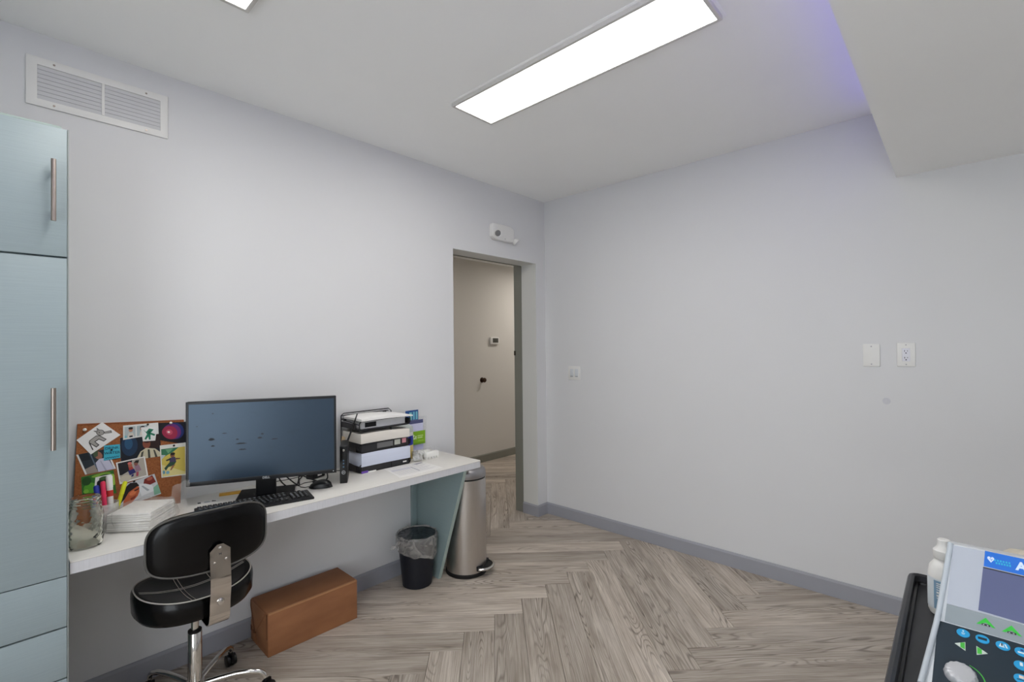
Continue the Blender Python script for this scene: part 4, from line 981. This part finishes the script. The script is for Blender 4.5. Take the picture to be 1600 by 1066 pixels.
b = MB(); b.tube([(-0.006, -0.008, 0.004), (0.004, -0.009, 0.012), (0.010, 0.0, 0.014), (0.004, 0.008, 0.006), (-0.004, 0.006, 0.003), (-0.008, -0.002, 0.004)], 0.0026, 8, closed=True); tag(b.build('binder_clip', BLACK, None, loc=(-2.992, -0.3055, DZ)), 'tiny black wire clip between the jar and the gauze bag', 'clip')

# ------------------------------------------------------------------ stool
st = thing('stool', 'black vinyl rolling stool with chrome base at the desk', 'stool', (-2.703, -0.358, 0))
def seat_outline(a, s=1.0):
    rx, ry = 0.203*s, 0.190*s
    x, y = sup(a, rx, ry, 2.35)
    return x, y
n = 56; R = []
for s, z in ((0.55, 0.418), (0.80, 0.420), (0.93, 0.428), (0.99, 0.446), (1.0, 0.475), (0.995, 0.494), (0.97, 0.506), (0.94, 0.509), (0.86, 0.507), (0.6, 0.498), (0.3, 0.492), (0.05, 0.490)):
    ring = []
    for i in range(n):
        x, y = seat_outline(2*PI*i/n, s)
        zz = z + (0.022*abs(x/0.2)**2 if z > 0.47 else 0.006*abs(x/0.2)**2)
        ring.append((x, y, zz))
    R.append(ring)
b = MB(); b.rings(R); seat = b.build('seat', LEATHER, st)
b = MB(); b.tube([(*seat_outline(2*PI*i/72, 0.955), 0.5095+0.022*abs(seat_outline(2*PI*i/72, 0.955)[0]/0.2)**2) for i in range(72)], 0.0026, 6, closed=True); b.build('piping', STITCH, seat)
def zseat(x, y):
    s = math.hypot(x/0.203, y/0.190)
    pts = [(0, .490), (.3, .492), (.6, .498), (.86, .507), (.95, .509)]
    for k in range(4):
        if s <= pts[k+1][0]:
            u = (s-pts[k][0])/(pts[k+1][0]-pts[k][0]); z = pts[k][1]*(1-u)+pts[k+1][1]*u; break
    else: z = .509
    return z + 0.022*abs(x/0.2)**2 + 0.0012
b = MB()
for d in (-0.006, 0.006):
    b.tube([(x, d+0.02*0, zseat(x, d)) for x in [(-0.18+0.36*k/24) for k in range(25)]], 0.0013, 5)
    b.tube([(d-0.045, y, zseat(d-0.045, y)) for y in [(-0.175+0.35*k/24) for k in range(25)]], 0.0013, 5)
    b.tube([(d+0.065, y, zseat(d+0.065, y)) for y in [(-0.165+0.33*k/24) for k in range(25)]], 0.0013, 5)
b.build('stitching', STITCH, seat)
# curved padded backrest
bcx, bcz = 0.006, 0.742
def back_pt(u, v, off):          # u along width -1..1, v up -1..1
    x = bcx + 0.198*u; y = -0.222 + 0.048*u*u
    nx, ny = 2*0.048*u/0.203, -1.0
    l = math.hypot(nx, ny)
    return Vector((x + nx/l*off*(1 if True else 0), y + ny/l*off, bcz + 0.105*v + 0.010*u*0 - 0.018*(1-u*u)*(1 if v < 0 else 0.0)))
R = []; n = 64
for s, off in ((0.50, 0.0165), (0.85, 0.0160), (0.95, 0.012), (1.0, 0.004), (1.0, -0.012), (0.96, -0.022), (0.85, -0.027), (0.5, -0.029)):
    R.append([back_pt(*[c*s for c in sup(2*PI*i/n, 1.0, 1.0, 3.2 if i < n//2 else 5.2)], off) for i in range(n)])
b = MB(); b.rings(R); back = b.build('backrest', LEATHER, st)
b = MB(); b.tube([back_pt(*[c*0.985 for c in sup(2*PI*i/96, 1.0, 1.0, 3.2 if i < 48 else 5.2)], 0.010) for i in range(96)], 0.0036, 8, closed=True); b.build('piping', PIPING, back)
# chrome bracket from the seat's underside to the backrest
bx = 0.022; hw = 0.034
def strip(path, name, top=None):
    b = MB(); R = []
    P = [Vector(p) for p in path]
    for i, p in enumerate(P):
        t_ = (P[min(i+1, len(P)-1)]-P[max(i-1, 0)]).normalized(); nn = Vector((1, 0, 0)).cross(t_)
        w = hw if top is None or i not in top else top[i]
        R.append([p+Vector((-w, 0, 0))-nn*0.002, p+Vector((w, 0, 0))-nn*0.002, p+Vector((w, 0, 0))+nn*0.002, p+Vector((-w, 0, 0))+nn*0.002])
    b.rings(R); return b.build(name, mat('bracket_chrome', 'd4cec8', 0.09, 1.0, noise=0.03), st)
arc = [(bx, -0.02, 0.408), (bx, -0.10, 0.408), (bx, -0.19, 0.408)]
arc += [(bx, -0.19-0.050*math.sin(PI/2*k/8)*1.0, 0.458-0.050*math.cos(PI/2*k/8)) for k in range(1, 9)]
arc += [(bx, -0.243, 0.50), (bx, -0.254, 0.555), (bx, -0.252, 0.60), (bx, -0.2450, 0.66), (bx, -0.2440, 0.694), (bx, -0.2435, 0.716)]
br = strip(arc, 'back_bracket', {len(arc)-1: 0.010})
for x, z in ((bx, 0.702), (bx-0.019, 0.650), (bx+0.019, 0.656)):
    b = MB(); b.lathe([(0.006, 0), (0.006, 0.0015), (0.0045, 0.0035), (0.001, 0.0042)], 12, M=Matrix.Translation((x, -0.2460, z)) @ Matrix.Rotation(PI/2, 4, 'X')); b.build('bolt', CHROME, br)
b = MB(); b.lathe([(0.013, 0), (0.013, 0.003), (0.010, 0.010), (0.002, 0.012)], 16, M=Matrix.Translation((bx, -0.2445, 0.505)) @ Matrix.Rotation(PI/2, 4, 'X')); b.build('bolt', CHROME, br)
text_mesh('stamp', 'H', 0.012, INK, br, frame3((bx, -0.2472, 0.680), (1, 0, 0), (0, 0, 1)))
b = MB(); b.box(-0.09, 0.09, -0.09, 0.09, 0.410, 0.420); b.build('seat_plate', BLACK, st, bevel=0.002)
b = MB(); b.lathe([(0.0135, 0.28), (0.0135, 0.412)], 24); b.build('gas_lift', CHROME, st)
b = MB(); b.lathe([(0.0245, 0.085), (0.0245, 0.304), (0.0225, 0.307)], 32); b.build('sleeve', CHROME, st)
b = MB(); b.lathe([(0.0225, 0.306), (0.0240, 0.308), (0.0240, 0.315), (0.0150, 0.317)], 24); b.build('collar', RUBBER, st)
b = MB(); b.lathe([(0.026, 0.070), (0.034, 0.074), (0.034, 0.108), (0.026, 0.114)], 32); b.build('hub', CHROME, st)
for k in range(5):
    a = math.radians(43 + 72*k)
    ca, sa = math.cos(a), math.sin(a)
    prof = [(0.028, 0.094), (0.09, 0.102), (0.15, 0.107), (0.20, 0.105), (0.232, 0.097), (0.249, 0.084), (0.254, 0.068)]
    b = MB(); b.tube([(r*ca, r*sa, z) for r, z in prof], [0.0115, 0.0115, 0.0110, 0.0105, 0.0105, 0.010, 0.0095], 14); lg_ = b.build('leg', CHROME, st)
    b = MB(); cxx, cyy = 0.254*ca, 0.254*sa
    sw = a + 0.9
    wx, wy = math.cos(sw), math.sin(sw)
    for s in (-1, 1):
        Mc = Matrix.Translation((cxx+0.012*wx-0.012*s*wy, cyy+0.012*wy+0.012*s*wx, 0.025)) @ Matrix.Rotation(sw, 4, 'Z') @ Matrix.Rotation(PI/2, 4, 'X')
        b.lathe([(0.016, -0.008), (0.025, -0.006), (0.025, 0.006), (0.016, 0.008)], 20, M=Mc)
    b.box(-0.018, 0.026, -0.005, 0.005, 0.020, 0.056, Matrix.Translation((cxx, cyy, 0)) @ Matrix.Rotation(sw, 4, 'Z'))
    b.lathe([(0.006, 0.05), (0.006, 0.072)], 10, c=(cxx, cyy)); b.build('castor', BLACKG, lg_)

# ------------------------------------------------------------------ equipment cart at the right
TZ = 0.735
t = thing('equipment_cart', 'black equipment cart with a raised tray rim at the right', 'cart', (-1.72, -2.78, 0))
def cl_(x, y, z): return (x+1.72, y+2.78, z)
cx0, cx1, cyy0, cyy1 = -2.16, -1.395, -3.06, -2.505
b = MB(); b.box(cx0+1.72, cx1+1.72, cyy0+2.78, cyy1+2.78, TZ-0.03, TZ); b.build('tray', mat('tray_black', '2e2f31', 0.5, noise=0.12, scale=50), t, bevel=0.004)
def rim_pts(o):
    r = 0.03; pts = []
    for cx_, cy_, a0 in ((cx1-r, cyy1-r, 0), (cx0+r, cyy1-r, PI/2), (cx0+r, cyy0+r, PI), (cx1-r, cyy0+r, 3*PI/2)):
        for k in range(6):
            a = a0+PI/2*k/5; pts.append((cx_+(r+o)*math.cos(a), cy_+(r+o)*math.sin(a)))
    return pts
R = []
for o, z in ((0.0, TZ-0.035), (0.0, 0.752), (-0.003, 0.759), (-0.010, 0.761), (-0.016, 0.757), (-0.018, TZ+0.001)):
    R.append([cl_(x, y, z) for x, y in rim_pts(o)])
b = MB(); b.rings(R, cap=False); b.build('rim', mat('rim_black', '2b2c30', 0.38, noise=0.08), t)
R = []
for o, z in ((-0.018, TZ+0.0005), (-0.018, TZ+0.006), (-0.024, TZ+0.006), (-0.026, TZ+0.0005)):
    R.append([cl_(x, y, z) for x, y in rim_pts(o)])
b = MB(); b.rings(R, cap=False); b.build('inner_groove', BLACKG, t)
for x in (cx0+0.05, cx1-0.05):
    for y in (cyy0+0.05, cyy1-0.05):
        b = MB(); b.tube([cl_(x, y, 0.07), cl_(x, y, TZ-0.03)], 0.014, 14); b.build('post', STEEL, t)
        b = MB(); b.lathe([(0.014, -0.012), (0.032, -0.010), (0.032, 0.010), (0.014, 0.012)], 18, M=Matrix.Translation(cl_(x, y, 0.032)) @ Matrix.Rotation(PI/2, 4, 'X')); b.tube([cl_(x, y+0.018, 0.032), cl_(x, y+0.018, 0.07), cl_(x, y, 0.075)], 0.006, 8); b.build('castor', RUBBER, t)
b = MB(); b.box(cx0+1.74, cx1+1.70, cyy0+2.80, cyy1+2.76, 0.24, 0.27); b.build('shelf', MATS['tray_black'], t, bevel=0.004)

# bottle
t = thing('bottle', 'white plastic bottle with blue label on the cart behind the device', 'bottle', (-1.580, -2.590, TZ))
b = MB(); b.lathe([(0.024, 0), (0.030, 0.003), (0.0335, 0.012), (0.0340, 0.085), (0.0335, 0.104), (0.030, 0.124), (0.0215, 0.137), (0.0150, 0.142), (0.0150, 0.150)], 40); b.build('bottle_body', WHITEP, t)
b = MB(); b.lathe([(0.0212, 0.146), (0.0222, 0.1475), (0.0222, 0.166), (0.0205, 0.1675), (0.0150, 0.175), (0.0128, 0.183), (0.0132, 0.1925), (0.0115, 0.194)], 32); b.build('cap', WHITEP, t)
def arc_sheet(mb, r, a0, a1, z0, z1, n=10):
    vs = [[mb.bm.verts.new((r*math.cos(a0+(a1-a0)*i/n), r*math.sin(a0+(a1-a0)*i/n), z)) for i in range(n+1)] for z in (z0, z1)]
    for i in range(n): mb.bm.faces.new((vs[0][i], vs[0][i+1], vs[1][i+1], vs[1][i]))
b = MB(); arc_sheet(b, 0.0344, 1.6, 5.2, 0.020, 0.098, 24); lb = b.build('label', mat('label_pale', 'd4dbe0', 0.5, noise=0.04), t)
b = MB(); arc_sheet(b, 0.0347, 2.50, 4.9, 0.022, 0.094, 18); b.build('blue_field', mat('label_blue', '7f9fb8', 0.5, noise=0.06), lb)
b = MB()
for k, (z, w) in enumerate(((0.086, .7), (0.081, .9), (0.076, .8), (0.070, .9), (0.062, .55), (0.054, .75), (0.049, .5))): arc_sheet(b, 0.0349, 2.68, 2.68+1.2*w, z, z+(0.0045 if k in (4, 5) else 0.002), 8)
b.build('label_lines', PAPER, lb)

# device with sloping control panel
T = Vector((-1.72, -2.601, 0.965)); K = Vector((-1.80, -2.577, 0.808)); B0 = Vector((-1.96, -2.555, 0.7415)); E0 = Vector((-2.02, -2.548, 0.7165))
WD = 0.36
dv = thing('therapy_device', 'grey white medical device with screen and button panel on the cart', 'device', (-1.80, -2.75, TZ))
L0 = Vector((-1.80, -2.75, TZ))
def dpt(A, B, u, s, h=0.0):
    d = (B-A); n_ = Vector((d.z, 0, -d.x)).normalized()
    if n_.z < 0: n_ = -n_
    p = A + d*s
    return Vector((p.x, A.y - u, p.z)) + n_*h - L0
Eb = K + (B0-K)*((K.z-TZ-0.004)/(K.z-B0.z))
side = [T, K, Eb, Vector((Eb.x+0.01, Eb.y, TZ+0.0005)), Vector((-1.665, -2.601, TZ+0.0005)), Vector((-1.665, -2.601, 0.955))]
pl = [p-L0 for p in side]
rr_ = [Vector((p.x, -2.60-WD, p.z))-L0 for p in side]
b = MB(); b.rings([pl, rr_]); b.build('housing', WHITEG, dv, bevel=0.006, seg=3)
# rounded pale bezel edge down the left side
b = MB(); b.tube([T-L0+Vector((0.002, -0.004, 0.001)), (T*.5+K*.5)-L0+Vector((0.0, -0.004, 0.001)), (T*.12+K*.88)-L0+Vector((0, -0.004, 0.002)), (K*.9+B0*.1)-L0+Vector((0.003, -0.004, 0.003)), (K*.6+B0*.4)-L0+Vector((0, -0.004, 0.003)), Eb-L0+Vector((0, -0.004, 0.004))], 0.0055, 12); b.build('side_bezel', mat('bezel_pale', 'bcc3ca', 0.3, noise=0.02), dv)
def panel(name, A, B, quad, m, h0, h1, parent=None):
    pts = [dpt(A, B, u, s, h0) for u, s in quad]; d = B-A; n_ = Vector((d.z, 0, -d.x)).normalized()
    if n_.z < 0: n_ = -n_
    b = MB(); b.prism(pts, n_*(h1-h0)); return b.build(name, m, parent or dv, smooth=False)
R_ = WD-0.012
NAVYP = mat('keypad_navy', '28353f', 0.35, noise=0.1, scale=14)
scr = panel('upper_panel', T, K, [(0.008, 0.015), (R_, 0.015), (R_, 0.76), (-0.004, 0.76)], mat('fascia_pale', 'b4b9c4', 0.4, noise=0.02), 0.0, 0.0015)
panel('grey_band', T, K, [(-0.004, 0.765), (R_, 0.785), (R_, 0.995), (-0.008, 0.975)], mat('fascia_grey', '8e979c', 0.4, noise=0.02), 0.0, 0.0018)
bl_ = panel('title_bar', T, K, [(0.0615, 0.006), (R_-0.03, 0.03), (R_-0.03, 0.235), (0.0585, 0.198)], mat('title_blue', '1a6fd6', 0.4, noise=0.03), 0.0012, 0.0024)
sc2 = panel('display', T, K, [(0.0574, 0.2153), (R_-0.03, 0.245), (R_-0.03, 0.80), (0.0475, 0.741)], mat('display_violet', '5c6288', 0.25, noise=0.06, scale=8), 0.0010, 0.0020)
panel('display_edge', T, K, [(0.0574, 0.2100), (R_-0.03, 0.2400), (R_-0.03, 0.2520), (0.0573, 0.2220)], INK, 0.0018, 0.0023)
dU = (K-T); nU = Vector((dU.z, 0, -dU.x)).normalized(); nU = nU if nU.z > 0 else -nU
xa = Vector((0, -1, 0)); ya = -(dU - Vector((0, dU.y, 0))).normalized()
def udec(name, A, B, u, s, w, hgt, shapes, parent, h=0.0026):
    q = [dpt(A, B, u-w/2, s, h), dpt(A, B, u+w/2, s, h)]
    d = B-A; d = Vector((d.x, 0, d.z)).normalized()
    TL, TR = [p - d*hgt/2 for p in q]; BL, BR = [p + d*hgt/2 for p in q]
    return decal(name, parent, [TL, TR, BR, BL], shapes, lift=0.0, step=0.00008)
udec('heart_emblem', T, K, 0.0703, 0.101, 0.011, 0.013, [('d8e6fa', [(.5, 1), (.0, .42), (.02, .15), (.22, .02), (.42, .1), (.5, .26), (.58, .1), (.78, .02), (.98, .15), (1, .42)]), ('1a6fd6', [(.3, .4), (.45, .4), (.5, .28), (.56, .62), (.62, .42), (.8, .42), (.8, .48), (.66, .48), (.56, .78), (.48, .46), (.3, .46)])], bl_)
udec('small_lettering', T, K, 0.089, 0.115, 0.028, 0.011, [('2fb4dc', rect(.02+.16*k, .05, .12+.16*k, .40)) for k in range(6)] + [('2fb4dc', rect(.10+.15*k, .55, .20+.15*k, .92)) for k in range(6)], bl_)
text_mesh('lettering', 'Ax', 0.024, mat('lettering_pale', 'd6e8fb', 0.4, noise=0.02), bl_, frame3(dpt(T, K, 0.1095, 0.115, 0.0026), xa, ya), align='LEFT', bold=0.0010)
for u, s, sh in ((0.0588, 0.852, 'a'), (0.0977, 0.862, 'b'), (0.1366, 0.872, 'c')):
    udec('green_arrow', T, K, u, s, 0.030, 0.0165, [('34c03c', [(.5, 0), (1, 1), (.82, .98), (.5, .60), (.18, .98), (0, 1)]), ('2e3436', rect(.28, .78, .72, 1.0)), ('c8ccd0', rect(.34, .86, .42, .95)), ('c8ccd0', rect(.55, .86, .63, .95))], dv)
kp = panel('keypad', K, B0, [(0.0055, -0.018), (R_, 0.02), (R_, 1.0), (-0.002, 1.0)], NAVYP, 0.0, 0.0016)
BTN = mat('button_cyan', '2fa3dc', 0.35, noise=0.05)
dL = (B0-K); nL = Vector((dL.z, 0, -dL.x)).normalized(); nL = nL if nL.z > 0 else -nL
ICON = [[('bfe6fa', ell(.5, .3, .08, .12, 8)), ('bfe6fa', rect(.36, .5, .64, .6)), ('bfe6fa', rect(.38, .66, .6, .74))], [('20303c', rect(.18, .36, .82, .66))], [('d8e8f0', [(.2, .75), (.34, .3), (.48, .3), (.62, .75)]), ('22303c', rect(.38, .28, .48, .6)), ('d8e8f0', [(.58, .3), (.7, .3), (.84, .74), (.72, .74)])], [('d8e8f0', rect(.2, .56, .8, .74)), ('2b4a8c', rect(.4, .24, .6, .46))], [('d8e8f0', [(.4, .2), (.6, .2), (.6, .6), (.4, .6)])], [('e8d8c8', rect(.35, .18, .65, .5)), ('2b3a4c', rect(.2, .62, .8, .7))]]
for k, (u, s) in enumerate(((0.0465, 0.0866), (0.0765, 0.0941), (0.1071, 0.1054), (0.1346, 0.117), (0.1314, 0.3157), (0.1293, 0.5032))):
    b = MB(); b.disc(dpt(K, B0, u, s, 0.0014), 0.0108, nL, 28, 0.0022); bo = b.build('button', BTN, dv)
    udec('icon', K, B0, u, s, 0.0215, 0.0215, [(c, p) for c, p in ICON[k]], bo, h=0.0039)
for u, s, d in ((0.0432, 0.2751, -1), (0.0731, 0.2821, 1)):
    tri = [(u+d*0.0105, s+0.01), (u-d*0.0065, s-0.055), (u-d*0.0065, s+0.075)]
    b = MB(); b.prism([dpt(K, B0, a, c, 0.0014) for a, c in tri], nL*0.002); ar = b.build('arrow_button', mat('arrow_pale', 'd2dcd4', 0.4, noise=0.03), dv, bevel=0.0006)
    b = MB(); b.prism([dpt(K, B0, a, c, 0.0034) for a, c in ((u-d*0.0055, s-0.040), (u-d*0.0055, s+0.060), (u+d*0.0015, s+0.045), (u+d*0.0015, s-0.020))], nL*0.0004); b.build('green_half', mat('arrow_green', '4fbf4a', 0.4, noise=0.03), ar)
c = dpt(K, B0, 0.0416, 0.7326, 0.001)
Mz = Vector((0, 0, 1)).rotation_difference(nL).to_matrix().to_4x4(); Mz.translation = c
b = MB(); R = []
for r, z in ((0.0255, 0), (0.0258, 0.004), (0.0235, 0.012), (0.021, 0.0145), (0.012, 0.0152), (0.004, 0.0150)):
    R.append([Mz @ Vector(((r*(1-0.03*(math.cos(14*2*PI*i/84) if 0.0 < z < 0.014 else 0)))*math.cos(2*PI*i/84), (r*(1-0.03*(math.cos(14*2*PI*i/84) if 0.0 < z < 0.014 else 0)))*math.sin(2*PI*i/84), z)) for i in range(84)])
b.rings(R); b.build('dial_knob', mat('knob_silver', 'c2c3c6', 0.35, 0.2, noise=0.05), dv)
pts = []
for k in range(13):
    a = math.radians(68 - 80*k/12); pts.append(dpt(K, B0, 0.0416+0.036*math.cos(a), 0.7326-0.036*math.sin(a)/0.1735, 0.0020))
b = MB(); b.tube(pts, [0.0006+0.0009*k/12 for k in range(13)], 6); b.build('green_arc', MATS['arrow_green'], dv)

# cream packet behind the device
t = thing('paper_packet', 'crumpled cream paper packet peeking over the device top', 'packet', (-1.50, -2.76, TZ), 0.1)
rnd = random.Random(5)
R = []
for k, (hx_, hy_, z) in enumerate(((0.05, 0.085, 0), (0.055, 0.095, 0.02), (0.052, 0.092, 0.10), (0.040, 0.084, 0.150), (0.022, 0.070, 0.172), (0.006, 0.050, 0.182))):
    R.append([((lambda xy: (xy[0]*(1+rnd.uniform(-.06, .06)), xy[1]*(1+rnd.uniform(-.05, .05)), z+(rnd.uniform(-.006, .006) if k > 1 else 0) + (0.012*(-xy[1]/0.09) if k > 2 else 0)))(sup(2*PI*i/28, hx_, hy_, 3))) for i in range(28)])
b = MB(); b.rings(R); b.build('packet_body', mat('cream_packet', 'e0d8c8', 0.7, noise=0.12, scale=25, bump=0.5), t)
